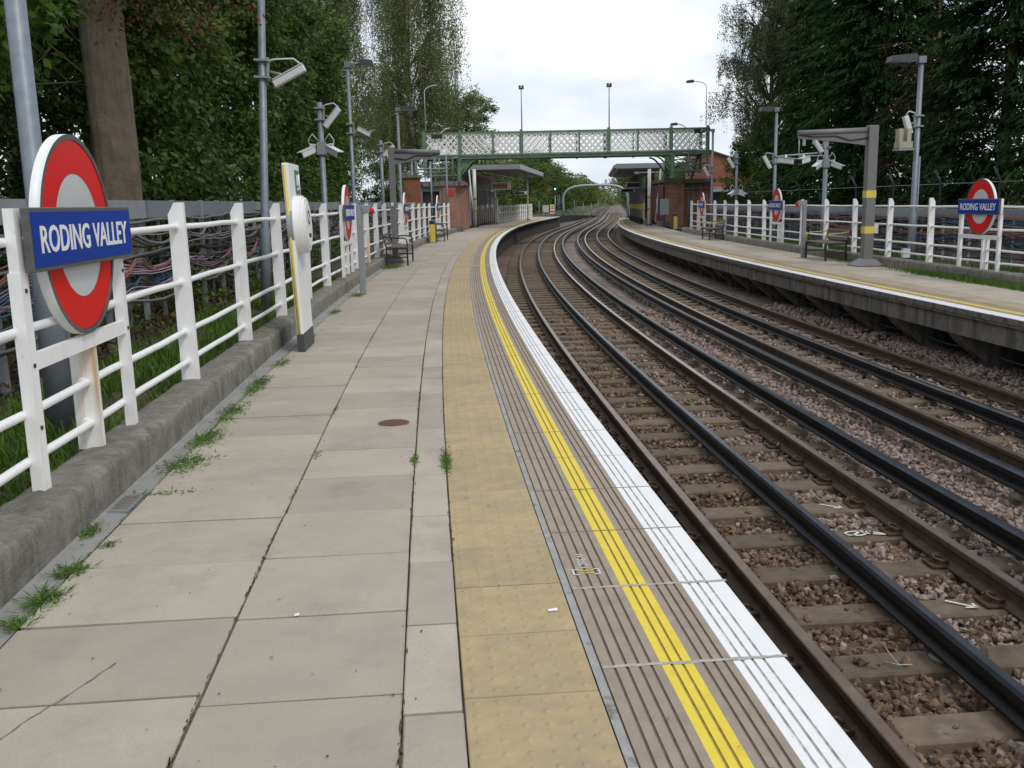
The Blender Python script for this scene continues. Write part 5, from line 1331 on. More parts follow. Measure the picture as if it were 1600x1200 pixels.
# ================================================================== TREES AND PLANTS
RNG = np.random.default_rng(21)
def unit(v): return v / np.maximum(np.linalg.norm(v, axis=-1, keepdims=True), 1e-9)
def leaf_quads(C, U, Wd, L, W):
    """diamond leaves: centres C, length axis U, width axis Wd"""
    h, w = U * L[:, None] * 0.5, Wd * W[:, None] * 0.5
    V = np.stack([C - h, C + w - h * 0.15, C + h, C - w - h * 0.15], 1)
    return V.reshape(-1, 3), np.arange(len(C) * 4).reshape(-1, 4)
def tree(label, name, pos, trunk_h, trunk_r, blobs, n_cl, per, cr, leaf, m, bark='bark', lean=(0, 0), droop=0.3, flat=0.6, shell=0.55, limbs=14, cat='tree', group=None, out=0.25, seed=None, yw=None, front=None, tints=0.28):
    """blobs: ellipsoids (x, y, z, rx, ry, rz) relative to the foot; n_cl leaf sprays of `per` leaves"""
    rg = np.random.default_rng(seed if seed is not None else abs(hash(label)) % 9999 if False else len(label) * 31 + int(abs(pos[1]) * 7))
    t = thing(name, label, cat, pos, 0, group)
    B = np.array(blobs, float)
    wts = (B[:, 3] * B[:, 4] * B[:, 5]) ** 0.7; wts /= wts.sum()
    n = n_cl * 2 if front else n_cl
    bi = rg.choice(len(B), n, p=wts)
    dirs = unit(rg.normal(size=(n, 3)))
    if front is not None:                                  # most sprays on the side that is not buried in the wood behind
        keep = (dirs @ np.array(front) + rg.normal(0, 0.35, n)) > -0.25
        bi, dirs = bi[keep], dirs[keep]
    n = len(bi)
    r = (shell + (1 - shell) * rg.random(n)) * (0.85 + 0.3 * rg.random(n))
    cc = B[bi, :3] + dirs * r[:, None] * B[bi, 3:]
    ok = cc[:, 2] > 0.1
    cc, dirs = cc[ok], dirs[ok]; n = len(cc)
    k = rg.integers(int(per * 0.6), int(per * 1.4) + 1, n)
    idx = np.repeat(np.arange(n), k)
    m_ = len(idx)
    size = cr * rg.uniform(0.6, 1.35, n)
    off = rg.normal(size=(m_, 3)) * size[idx][:, None] * np.array([1, 1, flat]) * 0.55
    off[:, 2] -= droop * np.abs(rg.normal(0, 1, m_)) * size[idx] * 0.8
    C = cc[idx] + off
    U = unit(dirs[idx] * out * 2 + rg.normal(size=(m_, 3)) * 0.7 + off * 0.6 / cr + np.array([0, 0, -droop]))
    Nn = unit(rg.normal(size=(m_, 3)) * 0.65 + np.array([0, 0, 0.8]) + dirs[idx] * 0.5)
    W = unit(np.cross(U, Nn))
    L = leaf[0] * rg.uniform(0.6, 1.3, m_); Wd = leaf[1] * rg.uniform(0.7, 1.25, m_)
    V, F = leaf_quads(C, U, W, L, Wd)
    tint = np.clip(rg.normal(0.45, tints * 0.6, m_) + rg.normal(0, 0.28, n)[idx], 0, 1)
    me = np_mesh('crown', V, F, m, tint)
    put('crown', me, t)
    # trunk and limbs
    top = (lean[0], lean[1], trunk_h)
    b = MB(); N_ = 9
    pts = [(lean[0] * (i / N_) ** 1.3 + 0.05 * math.sin(i * 1.7 + pos[1]), lean[1] * (i / N_) ** 1.3, trunk_h * i / N_ - 0.25 * (i == 0)) for i in range(N_ + 1)]
    b.tube(pts, [trunk_r * (1.25 if i == 0 else 1.05 - 0.75 * i / N_) for i in range(N_ + 1)], 10)
    b.build('trunk', K[bark], t)
    if limbs:
        b = MB()
        for q in rg.choice(n, min(limbs, n), replace=False):
            e = cc[q]; f = rg.uniform(0.35, 0.95); st = Vector(pts[int(f * N_)])
            e = Vector(e)
            mid = (st + e) * 0.5 + Vector((rg.normal(0, .15), rg.normal(0, .15), 0.12 * (e - st).length))
            rr_ = trunk_r * 0.34 * (1.15 - f * 0.6)
            b.tube([st, st.lerp(mid, 0.5) + Vector((0, 0, 0.05)), mid, mid.lerp(e, 0.6), e], [rr_, rr_ * 0.8, rr_ * 0.6, rr_ * 0.4, rr_ * 0.15], 6)
        b.build('limbs', K[bark], t)
    return t, cc

LM = {}
LM['dark'] = leaf_mat('leaf_dark_green', (0.022, 0.050, 0.010), (0.125, 0.185, 0.038), 0.35)
LM['mid'] = leaf_mat('leaf_mid_green', (0.028, 0.066, 0.012), (0.15, 0.22, 0.042), 0.4)
LM['bright'] = leaf_mat('leaf_bright_green', (0.05, 0.10, 0.016), (0.15, 0.23, 0.035), 0.35)
LM['ivy'] = leaf_mat('leaf_ivy', (0.016, 0.036, 0.010), (0.075, 0.115, 0.028), 0.2, 0.45)
LM['birch'] = leaf_mat('leaf_birch', (0.095, 0.122, 0.042), (0.26, 0.31, 0.125), 0.45)
LM['birch2'] = leaf_mat('leaf_grey_green', (0.05, 0.07, 0.034), (0.16, 0.19, 0.09), 0.35)
LM['conifer'] = leaf_mat('needle_spray', (0.008, 0.024, 0.009), (0.030, 0.060, 0.022), 0.12, 0.8, spec=0.06)
LM['conifer2'] = leaf_mat('needle_spray_fresh', (0.012, 0.034, 0.011), (0.044, 0.088, 0.026), 0.15, 0.8, spec=0.06)
LM['reddish'] = leaf_mat('leaf_reddish', (0.04, 0.042, 0.014), (0.15, 0.10, 0.045), 0.25)
LM['farg'] = leaf_mat('leaf_far_green', (0.055, 0.095, 0.022), (0.18, 0.25, 0.06), 0.4)
LM['farg2'] = leaf_mat('leaf_far_yellowgreen', (0.07, 0.10, 0.025), (0.20, 0.235, 0.065), 0.35)
LM['dry'] = leaf_mat('dry_leaf', (0.05, 0.034, 0.02), (0.17, 0.11, 0.06), 0.15, 0.8)
LM['grass'] = leaf_mat('grass_blade', (0.045, 0.10, 0.014), (0.15, 0.26, 0.035), 0.4)

def ps(s, d, z=0.0): return P(s, d, z)
# ---- left side, near to far
# the great trunk with furrowed bark
tx = thing('broadleaf_tree', 'great furrowed tree trunk at the left, its red berried crown out of the top', 'tree', (-5.22, 13.0, 0), 0, 'trees along the left boundary')
rg = np.random.default_rng(3); n, m = 72, 64
V = np.zeros((m, n, 3))
for i in range(m):
    z = -0.2 + 6.2 * i / (m - 1)
    r = 0.295 * (1 + 0.25 * math.exp(-(z + .2) * 2.2)) * (1 - 0.035 * z) + (0.05 * max(0, (z - 4.0) / 2.5))
    for k in range(n):
        a = 2 * math.pi * k / n
        fur = 0.004 * math.sin(a * 17 + 1.4 * math.sin(z * 2.3)) + 0.003 * math.sin(a * 31 + z * 1.7 + 2 * math.sin(z * 3.1))
        fur += 0.03 * math.sin(a * 3 + z * 0.5)
        V[i, k] = ((r + fur) * math.cos(a) + 0.05 * math.sin(z * 0.6), (r + fur) * math.sin(a), z)
ii, kk = np.meshgrid(np.arange(m - 1), np.arange(n), indexing='ij')
F = np.stack([ii * n + kk, ii * n + (kk + 1) % n, (ii + 1) * n + (kk + 1) % n, (ii + 1) * n + kk], -1).reshape(-1, 4)
put('trunk', np_mesh('trunk', V.reshape(-1, 3), F, K['bark'], smooth=True), tx)
b = MB()
for q, (x, y, z) in enumerate([(-2.2, 0.5, 7.6), (1.9, -0.8, 7.2), (0.4, 2.0, 8.2), (-1.0, -1.9, 7.4), (2.6, 1.0, 8.4)]):
    b.tube([(0, 0, 4.2 + 0.2 * q), (x * 0.3, y * 0.3, 5.4), (x * 0.7, y * 0.7, 6.6), (x, y, z)], [0.2, 0.16, 0.11, 0.03], 8)
rt = random.Random(8)
for q in range(9):                                          # a few bare twigs low on the trunk
    a = rt.uniform(2.6, 4.4); z = rt.uniform(2.6, 4.6); l = rt.uniform(0.4, 1.1); p0 = (0.28 * math.cos(a), 0.28 * math.sin(a), z); p1 = (p0[0] - l * .4, p0[1] - l * .4, z + rt.uniform(-.1, .35)); p2 = (p0[0] - l * .8, p0[1] - l * rt.uniform(.3, .9), z + rt.uniform(-.4, .3))
    b.tube([p0, p1, p2], [0.013, 0.009, 0.003], 4); b.tube([p1, (p1[0] - .25, p1[1] - .2, p1[2] + rt.uniform(-.4, .2))], [0.006, 0.002], 3)
b.build('limbs', K['bark'], tx)
C = np.concatenate([RNG.normal(0, 1, (380, 3)) * [0.95, 1.2, 0.55] + [0.35, -0.6, 4.85]])
idx = np.repeat(np.arange(len(C)), 26); off = RNG.normal(size=(len(idx), 3)) * 0.16
CC = C[idx] + off; U = unit(off + RNG.normal(size=off.shape) * .1 + [0, 0, -.05]); W = unit(np.cross(U, unit(RNG.normal(size=off.shape) * .6 + [0, 0, 1])))
V, F = leaf_quads(CC, U, W, 0.075 * RNG.uniform(.7, 1.3, len(idx)), 0.04 * RNG.uniform(.7, 1.3, len(idx)))
put('crown', np_mesh('crown', V, F, LM['reddish'], np.clip(RNG.normal(.4, .3, len(idx)), 0, 1)), tx)
def berries(parent, centres, n, spread, r, mm):
    rg = np.random.default_rng(9)
    c = centres[rg.integers(0, len(centres), n)] + rg.normal(size=(n, 3)) * spread
    o = np.array([[1, 0, 0], [-1, 0, 0], [0, 1, 0], [0, -1, 0], [0, 0, 1], [0, 0, -1]]) * r
    V = (c[:, None] + o[None]).reshape(-1, 3)
    f = np.array([[0, 2, 4], [2, 1, 4], [1, 3, 4], [3, 0, 4], [2, 0, 5], [1, 2, 5], [3, 1, 5], [0, 3, 5]])
    F = (f[None] + 6 * np.arange(n)[:, None, None]).reshape(-1, 3)
    o = put('berries', np_mesh('berries', V, F, mm), parent); o['kind'] = 'stuff'
K['berry'] = mat('red_berry', (0.30, 0.018, 0.02), 0.4, var=0.3, scale=30)
berries(tx, C, 1500, 0.14, 0.016, K['berry'])

G = 'trees along the left boundary'
tree('bright green leafy tree hanging in at the top left corner', 'broadleaf_tree', ps(8.6, -5.7), 4.6, 0.12, [(1.0, 0.0, 3.35, 0.62, 0.8, 0.75), (0.7, 1.0, 4.1, 0.9, 0.9, 0.8), (-0.3, 1.2, 3.2, 0.9, 1.0, 0.9)], 330, 40, 0.20, (0.105, 0.06), LM['bright'], group=G, seed=1)
tree('reddish brown leaved hawthorn behind the large roundel', 'hawthorn', ps(9.5, -7.6), 4.0, 0.16, [(0, 0, 2.2, 1.7, 2.0, 1.9), (-1.5, 1, 2.6, 1.6, 2.0, 2.0), (0.6, -2.5, 2.0, 1.3, 1.8, 1.6)], 620, 42, 0.24, (0.075, 0.042), LM['reddish'], group=G, seed=2, front=(1, -.5, 0))
tree('dark ivy clad thicket left of the great trunk', 'ivy_thicket', ps(13.5, -8.3), 5.0, 0.2, [(0, 0, 2.6, 1.8, 2.2, 2.8), (-1.0, -3, 3.0, 1.6, 2.4, 2.8), (0.3, 1.8, 4.5, 2.0, 2.0, 2.4)], 900, 44, 0.26, (0.085, 0.06), LM['ivy'], group=G, seed=3, front=(1, -.6, 0))
hedge = [(17.0, -6.9, 'dense dark green ivy clad tree just right of the great trunk', 'mid', 4), (20.5, -7.3, 'dark shrubby tree behind the tilted camera tube', 'dark', 5), (24.5, -6.9, 'bushy green tree behind the left camera post', 'mid', 6),
         (29.0, -7.2, 'dark green tree overhanging the help point end of the rack', 'dark', 7), (34.0, -7.0, 'dense green tree just before the birch', 'mid', 8)]
for s, d, lab, mm, sd in hedge:
    tree(lab, 'broadleaf_tree', ps(s, d), 7.0, 0.2, [(0.2, 0, 2.2, 1.7, 2.1, 1.9), (0, 0.5, 4.6, 2.0, 2.3, 1.9), (0.4, -1.2, 6.3, 2.0, 2.2, 1.7), (-0.8, 1.0, 8.0, 2.4, 2.5, 1.8)], 640, 50, 0.36, (0.145, 0.082), LM[mm], group=G, seed=sd, front=(1, -.45, 0))
tree('dark evergreen filling in high behind the lamp post on the left', 'broadleaf_tree', ps(22, -10.5), 9.0, 0.3, [(0, 0, 7.5, 3.0, 5.0, 3.0), (0, -5, 7.0, 3.0, 4.0, 3.0), (0, 6, 7.5, 3, 4.5, 3.0)], 1100, 40, 0.42, (0.14, 0.085), LM['dark'], group=G, seed=9, front=(1, -.5, 0))
tree('tall dark tree behind the ivy at the far left', 'broadleaf_tree', ps(11, -11), 8.0, 0.25, [(0, 0, 5.0, 3.0, 4.0, 4.0), (0, 5, 5.5, 3, 3, 4)], 760, 40, 0.42, (0.13, 0.08), LM['dark'], group=G, seed=10, front=(1, -.5, 0))
tree('dark bushy tree closing the gap beyond the birch', 'broadleaf_tree', ps(43, -8.5), 6.0, 0.2, [(0, 0, 3.0, 2.4, 3.4, 2.7), (-1.5, 4, 4.0, 2.5, 3.5, 3.0)], 700, 40, 0.36, (0.12, 0.075), LM['mid'], group=G, seed=31, front=(1, -.5, 0))
tree('green tree standing behind the left brick building', 'broadleaf_tree', ps(66, -9.0), 8.5, 0.25, [(0, 0, 5.2, 2.2, 3.0, 2.6), (-1.2, 1, 7.2, 2.2, 2.6, 1.9), (1.7, 0, 6.6, 1.6, 2.0, 1.4)], 620, 44, 0.36, (0.15, 0.09), LM['mid'], group=G, seed=32)
tree('bright round topped tree above the left stair, right of the birch', 'broadleaf_tree', (-3.6, 76, 0), 8.0, 0.22, [(0.2, 0, 7.2, 1.9, 2.0, 1.9), (1.2, 0, 8.6, 1.5, 1.6, 1.2), (-1.0, 0, 8.8, 1.6, 1.7, 1.4), (1.9, 0, 6.2, 1.1, 1.5, 1.2)], 360, 46, 0.36, (0.17, 0.11), LM['farg'], group=G, seed=33)
# weeping birch: fine hanging strings of small leaves, sky showing between
def birch(label, pos, h, tips, seed, spread, m, strings, slen, per, group, leaf=(0.055, 0.04), bark='birchbark', jit=0.10):
    rg = np.random.default_rng(seed)
    t = thing('birch_tree', label, 'tree', pos, 0, group)
    b = MB(); pts = [(0.10 * math.sin(i * .9), 0.06 * math.sin(i * 1.3), h * i / 10 - 0.2 * (i == 0)) for i in range(11)]
    b.tube(pts, [0.17 * (1.1 - i / 10.5) for i in range(11)], 10); b.build('trunk', K[bark], t)
    b = MB(); tw = MB(); Cs, Us, tin = [], [], []
    for q in range(tips):
        f = rg.uniform(0.3, 1.0); st = Vector(pts[min(10, int(f * 10))]); a = rg.uniform(0, 2 * math.pi); l = spread * rg.uniform(0.45, 1.0) * (1.15 - 0.55 * f)
        e = st + Vector((math.cos(a) * l, math.sin(a) * l, l * rg.uniform(0.5, 1.0)))
        mid = st.lerp(e, 0.55) + Vector((0, 0, 0.25 * l))
        b.tube([st, st.lerp(mid, .5), mid, e], [0.055 * (1.1 - f * .5), 0.04, 0.026, 0.008], 5)
        for u in range(strings):
            g = rg.uniform(0.25, 1.05); p = st.lerp(mid, g * 2) if g < 0.5 else mid.lerp(e, g * 2 - 1)
            L = slen * rg.uniform(0.4, 1.0); sway = Vector((rg.normal(0, .2), rg.normal(0, .2), 0)); p = p + Vector((rg.normal(0, .16), rg.normal(0, .16), 0))
            if u % 3 == 0: tw.tube([p, p + sway * 0.5 + Vector((0, 0, -L * .5)), p + sway + Vector((0, 0, -L))], [0.007, 0.005, 0.003], 3, cap=False)
            k = np.sort(rg.random(per)); c = np.array(p)[None] + np.outer(k, np.array(sway)) + np.stack([0 * k, 0 * k, -L * k], 1) + rg.normal(size=(per, 3)) * np.array([jit, jit, jit * 0.6])
            Cs.append(c); tin.append(np.full(per, rg.normal(0.45, .2)))
    b.build('limbs', K['twig' if bark != 'birchbark' else 'bark'], t); tag(tw.build('twigs', K['twig'], t), kind='stuff')
    C = np.concatenate(Cs); k = len(C)
    U = unit(rg.normal(size=(k, 3)) * .5 + [0, 0, -.9]); W = unit(np.cross(U, rg.normal(size=(k, 3))))
    V, F = leaf_quads(C, U, W, leaf[0] * rg.uniform(.7, 1.4, k), leaf[1] * rg.uniform(.7, 1.3, k))
    put('crown', np_mesh('crown', V, F, m, np.clip(np.concatenate(tin) + rg.normal(0, .2, k), 0, 1)), t)
    return t
birch('weeping birch with thin drooping brownish strands to the left of the footbridge', (-6.0, 63.0, 0), 16.5, 112, 5, 4.9, LM['birch'], 17, 4.6, 48, G, (0.10, 0.066))
birch('second weeping birch behind, its strands mixed with the dark trees', (-9.6, 55.0, 0), 15.5, 90, 6, 4.2, LM['birch'], 16, 4.4, 48, G, (0.10, 0.066))
# ---- beyond the bridge on the left: a row that runs down to the vanishing point
G2 = 'trees lining the line beyond the platforms'
row = [(84, -7.6, 5.2), (93, -7.2, 5.8), (103, -7.4, 6.2), (114, -7.2, 6.8), (126, -7.0, 7.6), (140, -7.4, 8.2), (157, -7.6, 8.2), (178, -7.6, 7.8), (205, -7.8, 7.8), (240, -8.0, 7.6), (285, -8.2, 7.6), (340, -8.4, 8.0)]
nm = ['first', 'second', 'third', 'fourth', 'fifth', 'sixth', 'seventh', 'eighth', 'ninth', 'tenth', 'eleventh', 'last']
proto = {}
for i, (s, d, h) in enumerate(row):
    lab = '%s green tree along the left of the line counting outward from the left canopy' % nm[i]
    v = i % 3
    if v not in proto:
        blobs = [(0, 0, 1.5, 2.4, 3.4, 1.7), (0.4, 0.5, 3.2, 2.3, 3.2, 1.9), (-0.7, -1.0, 4.6, 2.0, 2.8, 1.5)]
        tt, _ = tree(lab, 'broadleaf_tree', P(s, d, -0.2), 5.0, 0.2, blobs, 520, 42, 0.40, (0.19, 0.13), [LM['farg'], LM['mid'], LM['farg2']][v], group=G2, seed=40 + i, limbs=6)
        proto[v] = tt
    else:
        tt = copy_tree(proto[v], lab, P(s, d, -0.3), 0.7 * i)
    k = h / 5.6; w = 1.0 if i < 6 else 1.5
    tt.scale = (k * w, k * w, k)
row = [(96, 13.5, 5.2), (110, 12.6, 5.8), (128, 12.2, 6.2), (150, 12.0, 6.6), (180, 12.2, 7.2), (220, 12.4, 7.6), (280, 12.6, 8.0), (345, 12.8, 8.2)]
for i, (s, d, h) in enumerate(row):
    lab = '%s green tree along the right of the line counting outward from the right canopy' % nm[i]
    tt = copy_tree(proto[(i + 1) % 3], lab, P(s, d, -0.3), 0.9 * i + 0.4); k = h / 5.6; w = 1.0 if i < 4 else 1.5; tt.scale = (k * w, k * w, k)
# the far wood that closes the view
b_pts, T = [], []
rg = np.random.default_rng(77)
n = 24000
ss_ = rg.uniform(420, 850, n); dd_ = rg.uniform(-60, 70, n); zz_ = np.abs(rg.random(n)) ** 0.8 * np.where(ss_ > 640, 1.75, 1.1) * (8.5 + 2.5 * np.sin(dd_ * 0.21) + 2.0 * np.sin(dd_ * 0.09 + ss_ * 0.03)) * np.where(ss_ > 700, 1.0, np.clip(np.abs(dd_ - 3) / 9, 0, 1))
C = PN(ss_, dd_, 0 * ss_); C[:, 2] = zz_
U = unit(rg.normal(size=(n, 3))); W = unit(np.cross(U, rg.normal(size=(n, 3))))
V, F = leaf_quads(C, U, W, np.full(n, 1.7), np.full(n, 1.15))
tag(put('far_wood', np_mesh('far_wood', V, F, LM['farg2'], np.clip(rg.normal(.5, .25, n), 0, 1))), kind='stuff')
# ---- right side: dark conifers and a pale birch
G3 = 'trees along the right boundary'
def conifer(label, pos, h, r, seed, m, n_cl=900, per=34, gap=None, base=0.3):
    rg = np.random.default_rng(seed)
    t = thing('conifer', label, 'tree', pos, 0, G3)
    b = MB(); b.tube([(0, 0, -0.2), (0.1, 0, h * .5), (0, 0, h)], [0.24, 0.16, 0.03], 8); b.build('trunk', K['bark'], t)
    # tiers of boughs that rise a little and hang their tips
    b = MB(); Cs, Us, tin, Ns = [], [], [], []
    for q in range(n_cl):
        z = base + (h - base) * rg.random() ** 0.9; a = rg.uniform(0, 2 * math.pi)
        if math.sin(a) > 0.55 and rg.random() < 0.6: continue
        L = r * (1 - 0.72 * (z / h) ** 1.6) * rg.uniform(0.55, 1.08)
        if gap and gap(a, z): continue
        dx, dy = math.cos(a), math.sin(a)
        k = np.linspace(0.30, 1.0, per) + rg.normal(0, .02, per)
        hgt = z + L * (0.30 * k - 0.36 * k ** 2.2)
        side = rg.normal(0, 0.17, per) * (1.25 - k) * L * 0.55
        c = np.stack([dx * k * L - dy * side, dy * k * L + dx * side, hgt - 0.35 * np.abs(side)], 1) + rg.normal(size=(per, 3)) * 0.05
        u = np.stack([np.full(per, dx) - dy * side * 1.4, np.full(per, dy) + dx * side * 1.4, -0.25 - 0.55 * k], 1) + rg.normal(size=(per, 3)) * 0.28
        Cs.append(c); Us.append(u); tin.append(np.clip(rg.normal(.4, .2) + (k - .7) * .5, 0, 1))
        if q % 14 == 0: b.tube([(0, 0, z), (dx * L * .5, dy * L * .5, z + L * .08), (dx * L * .95, dy * L * .95, z - L * .05)], [0.035, 0.022, 0.006], 4)
    b.build('limbs', K['bark'], t)
    C = np.concatenate(Cs); U = unit(np.concatenate(Us)); n = len(C)
    W = unit(np.cross(U, rg.normal(size=(n, 3)) * .7 + [0, 0, 1]))
    V, F = leaf_quads(C, U, W, 0.30 * rg.uniform(.6, 1.4, n), 0.075 * rg.uniform(.6, 1.3, n))
    put('crown', np_mesh('crown', V, F, m, np.clip(np.concatenate(tin) + rg.normal(0, .12, n), 0, 1)), t)
    return t
# x, y feet
cons = [((15.2, 22.5), 12.5, 3.9, 'broad dark conifer at the right edge of the photo', 'conifer2', 1300), ((15.6, 31.0), 14.5, 3.8, 'tall dark conifer right of the dead brown branches', 'conifer', 1500),
        ((14.6, 38.5), 15.0, 4.2, 'big dark conifer behind the right gantry', 'conifer2', 1700), ((15.4, 46.0), 15.5, 4.3, 'dark conifer between the gantry and the pale birch', 'conifer', 1500),
        ((19.5, 28.0), 15.5, 4.4, 'black green conifer filling behind the right edge', 'conifer', 1000), ((20.0, 37.0), 16.5, 4.6, 'black green conifer filling behind the gap of dead branches', 'conifer', 900),
        ((19.5, 46.5), 16.5, 4.6, 'dark conifer behind the right gantry group', 'conifer', 900), ((18.0, 56.0), 15.0, 4.2, 'farthest dark conifer behind the pale birch on the right', 'conifer', 800)]
for i, ((x, y), h, r, lab, mm, nc) in enumerate(cons):
    conifer(lab, (x, y, -0.1), h, r, 60 + i, LM[mm], int(nc * 0.92), 40)
birch('pale feathery tree at the right of the footbridge reaching over the sky', (14.2, 53.0, -0.1), 13.0, 115, 15, 4.0, LM['birch2'] if 'birch2' in LM else LM['mid'], 17, 1.7, 46, G3, (0.085, 0.052), 'bark', 0.075)
tree('greyish green shrubby tree low at the foot of the right birch', 'broadleaf_tree', (14.0, 49.5, -0.1), 4.5, 0.14, [(0, 0, 2.0, 1.9, 2.2, 1.9), (0.8, -1.5, 3.6, 2.0, 2.2, 1.7), (0.4, 1.5, 5.2, 1.9, 2.2, 1.6), (1.0, 4.0, 2.5, 1.6, 2.0, 2.4)], 900, 42, 0.3, (0.09, 0.05), LM['mid'], group=G3, seed=71, front=(-1, -.6, 0))
tree('small green tree hiding most of the orange house on the right', 'broadleaf_tree', (15.2, 62.5, -0.1), 5.0, 0.14, [(0, 0, 2.4, 1.6, 1.6, 2.2), (0.5, 0, 4.2, 1.6, 1.6, 1.7)], 420, 44, 0.3, (0.14, 0.09), LM['mid'], group=G3, seed=75)
tree('dark understorey shrubs below the right conifers', 'shrub', (14.2, 31.0, -0.1), 2.0, 0.08, [(0, -9, 0.9, 1.1, 3.5, 1.0), (0, -4, 0.9, 1.1, 3.5, 1.1), (0, 2, 1.0, 1.1, 3.5, 1.2), (0, 8, 1.1, 1.2, 3.5, 1.2), (0, 14, 1.2, 1.2, 3.5, 1.3)], 900, 34, 0.26, (0.10, 0.06), LM['ivy'], cat='shrubs', group=G3, seed=72, limbs=0)
# dead branches hanging in the gap between two conifers
t = thing('dead_branches', 'tangle of dead brown branches in the gap between the right conifers', 'dead branches', (14.3, 34.8, 0.0)); rg = np.random.default_rng(5); b = MB()
b.tube([(1.4, 1.2, -0.1), (1.3, 1.1, 4.0), (1.2, 1.2, 8.5)], [0.16, 0.12, 0.04], 8)
for q in range(190):
    st = Vector((1.3, 1.1, rg.uniform(2.2, 6.6))); a = rg.uniform(2.2, 5.6); L = rg.uniform(0.7, 2.9)
    e = st + Vector((math.cos(a) * L, math.sin(a) * L * 0.7, rg.normal(-0.35, .5) * L * 0.5)); mid = st.lerp(e, .5) + Vector((rg.normal(0, .12), rg.normal(0, .12), 0.15 * L))
    b.tube([st, mid, e], [0.018, 0.012, 0.004], 4, cap=False)
    for u in range(4):
        p = mid.lerp(e, rg.random()); b.tube([p, p + Vector((rg.normal(0, .22), rg.normal(0, .22), rg.normal(-.18, .2)))], [0.007, 0.003], 3, cap=False)
b.build('branches', K['twig'], t)
# undergrowth and litter under the left trees
tree('dark ivy and bramble undergrowth behind the left cable rack', 'shrub', ps(14, -5.9), 0.9, 0.04, [(0.1, 3.0 * k - 12, 0.45 + 0.15 * (k % 3), 0.8, 1.9, 0.55 + 0.2 * (k % 2)) for k in range(11)], 900, 30, 0.2, (0.07, 0.05), LM['ivy'], cat='shrubs', group=G, seed=80, limbs=0)
tree('ivy bush beside the orange brick wall end on the left', 'shrub', (-6.3, 47.6, 0), 2.0, 0.06, [(0, 0, 1.2, 1.1, 0.8, 1.3), (0.9, -0.2, 2.2, 0.5, 0.5, 0.8)], 220, 34, 0.25, (0.10, 0.07), LM['mid'], cat='shrub', group=G, seed=86, limbs=0)
tree('dark thicket low behind the large roundel closing the view under the hawthorn', 'shrub', ps(9, -9.3), 1.5, 0.06, [(0, 3.2 * k - 8, 0.9 + 0.3 * (k % 2), 1.3, 2.2, 1.4) for k in range(7)], 800, 36, 0.28, (0.10, 0.065), LM['ivy'], cat='shrubs', group=G, seed=83, limbs=0, front=(1, -.4, 0))
tree('ivy and weeds climbing through the left cable rack', 'shrub', ps(12, -4.5), 0.5, 0.02, [(0.02, rr_y, 0.25 + 0.25 * math.sin(rr_y * 1.7) ** 2, 0.22, 0.7, 0.32 + 0.3 * math.sin(rr_y * 2.3) ** 2) for rr_y in np.arange(-8, 16, 1.55)], 300, 22, 0.13, (0.06, 0.045), LM['mid'], cat='shrubs', group=G, seed=84, limbs=0)
rg = np.random.default_rng(14); n = 7000
S, D = rg.uniform(2, 26, n), -4.25 - np.abs(rg.normal(0, 0.8, n)); C = PN(S, D, 0 * S); C[:, 2] = rg.uniform(0.01, 0.22, n) ** 1.0
U = unit(rg.normal(size=(n, 3)) * [1, 1, .5]); W = unit(np.cross(U, rg.normal(size=(n, 3))))
V, F = leaf_quads(C, U, W, 0.08 * rg.uniform(.5, 1.3, n), 0.045 * rg.uniform(.6, 1.2, n)); tag(put('dry_leaves', np_mesh('dry_leaves', V, F, LM['dry'], rg.random(n))), kind='stuff')

# ---- grass: blades
def grass(name, S, D, Z, hmin, hmax, seed, mm, wid=0.006):
    rg = np.random.default_rng(seed); n = len(S)
    p = PN(S, D, 0 * S); p[:, 2] = Z
    h = rg.uniform(hmin, hmax, n); a = rg.uniform(0, 2 * np.pi, n); bend = rg.uniform(0.2, 0.9, n) * h
    d = np.stack([np.cos(a), np.sin(a), 0 * a], 1); w = np.stack([-np.sin(a), np.cos(a), 0 * a], 1) * (wid * rg.uniform(.6, 1.4, n))[:, None]
    m1 = p + d * bend[:, None] * .3; m1[:, 2] += h * .6; tp = p + d * bend[:, None]; tp[:, 2] += h
    V = np.stack([p - w, p + w, m1 + w * .8, m1 - w * .8, tp + w * .1, tp - w * .1], 1).reshape(-1, 3)
    F = np.concatenate([np.arange(n)[:, None] * 6 + np.array([0, 1, 2, 3]), np.arange(n)[:, None] * 6 + np.array([3, 2, 4, 5])], 0)
    tint = np.tile(np.clip(rg.normal(.5, .3, n), 0, 1), 2)
    return np_mesh(name, V, F, mm, tint)
rg = np.random.default_rng(4)
n = 24000; S = 2.2 + 17 * rg.random(n) ** 1.5; D = rg.uniform(-4.3, -3.03, n); k = (np.sin(S * 2.1 + D * 3) + np.sin(S * 0.9 - D * 5) + rg.normal(0, .8, n)) > -0.7; k &= rg.random(n) < np.clip(1.25 - (-D - 3.0) * 0.35, 0, 1)
tag(put('grass', grass('grass', S[k], D[k], np.full(k.sum(), 0.01), 0.04, 0.15, 5, LM['grass'])), kind='stuff')
n = 16000; S = rg.uniform(8.5, 20.5, n); D = 8.60 - np.abs(rg.normal(0, 0.17, n)); k = (D > 8.18) & (rg.random(n) < np.clip((20.3 - S) / 3, 0.1, 1))
tag(put('grass', grass('grass', S[k], D[k], np.full(k.sum(), ZR - 0.005), 0.03, 0.10, 6, LM['grass'])), kind='stuff')
n = 16000; S = rg.uniform(9, 40, n); D = rg.uniform(8.92, 10.4, n); k = (np.sin(S * 1.3 + D * 2) + rg.normal(0, .8, n)) > 0.2
tag(put('grass', grass('grass', S[k], D[k], np.full(k.sum(), ZR), 0.04, 0.16, 8, LM['grass'], 0.008)), kind='stuff')
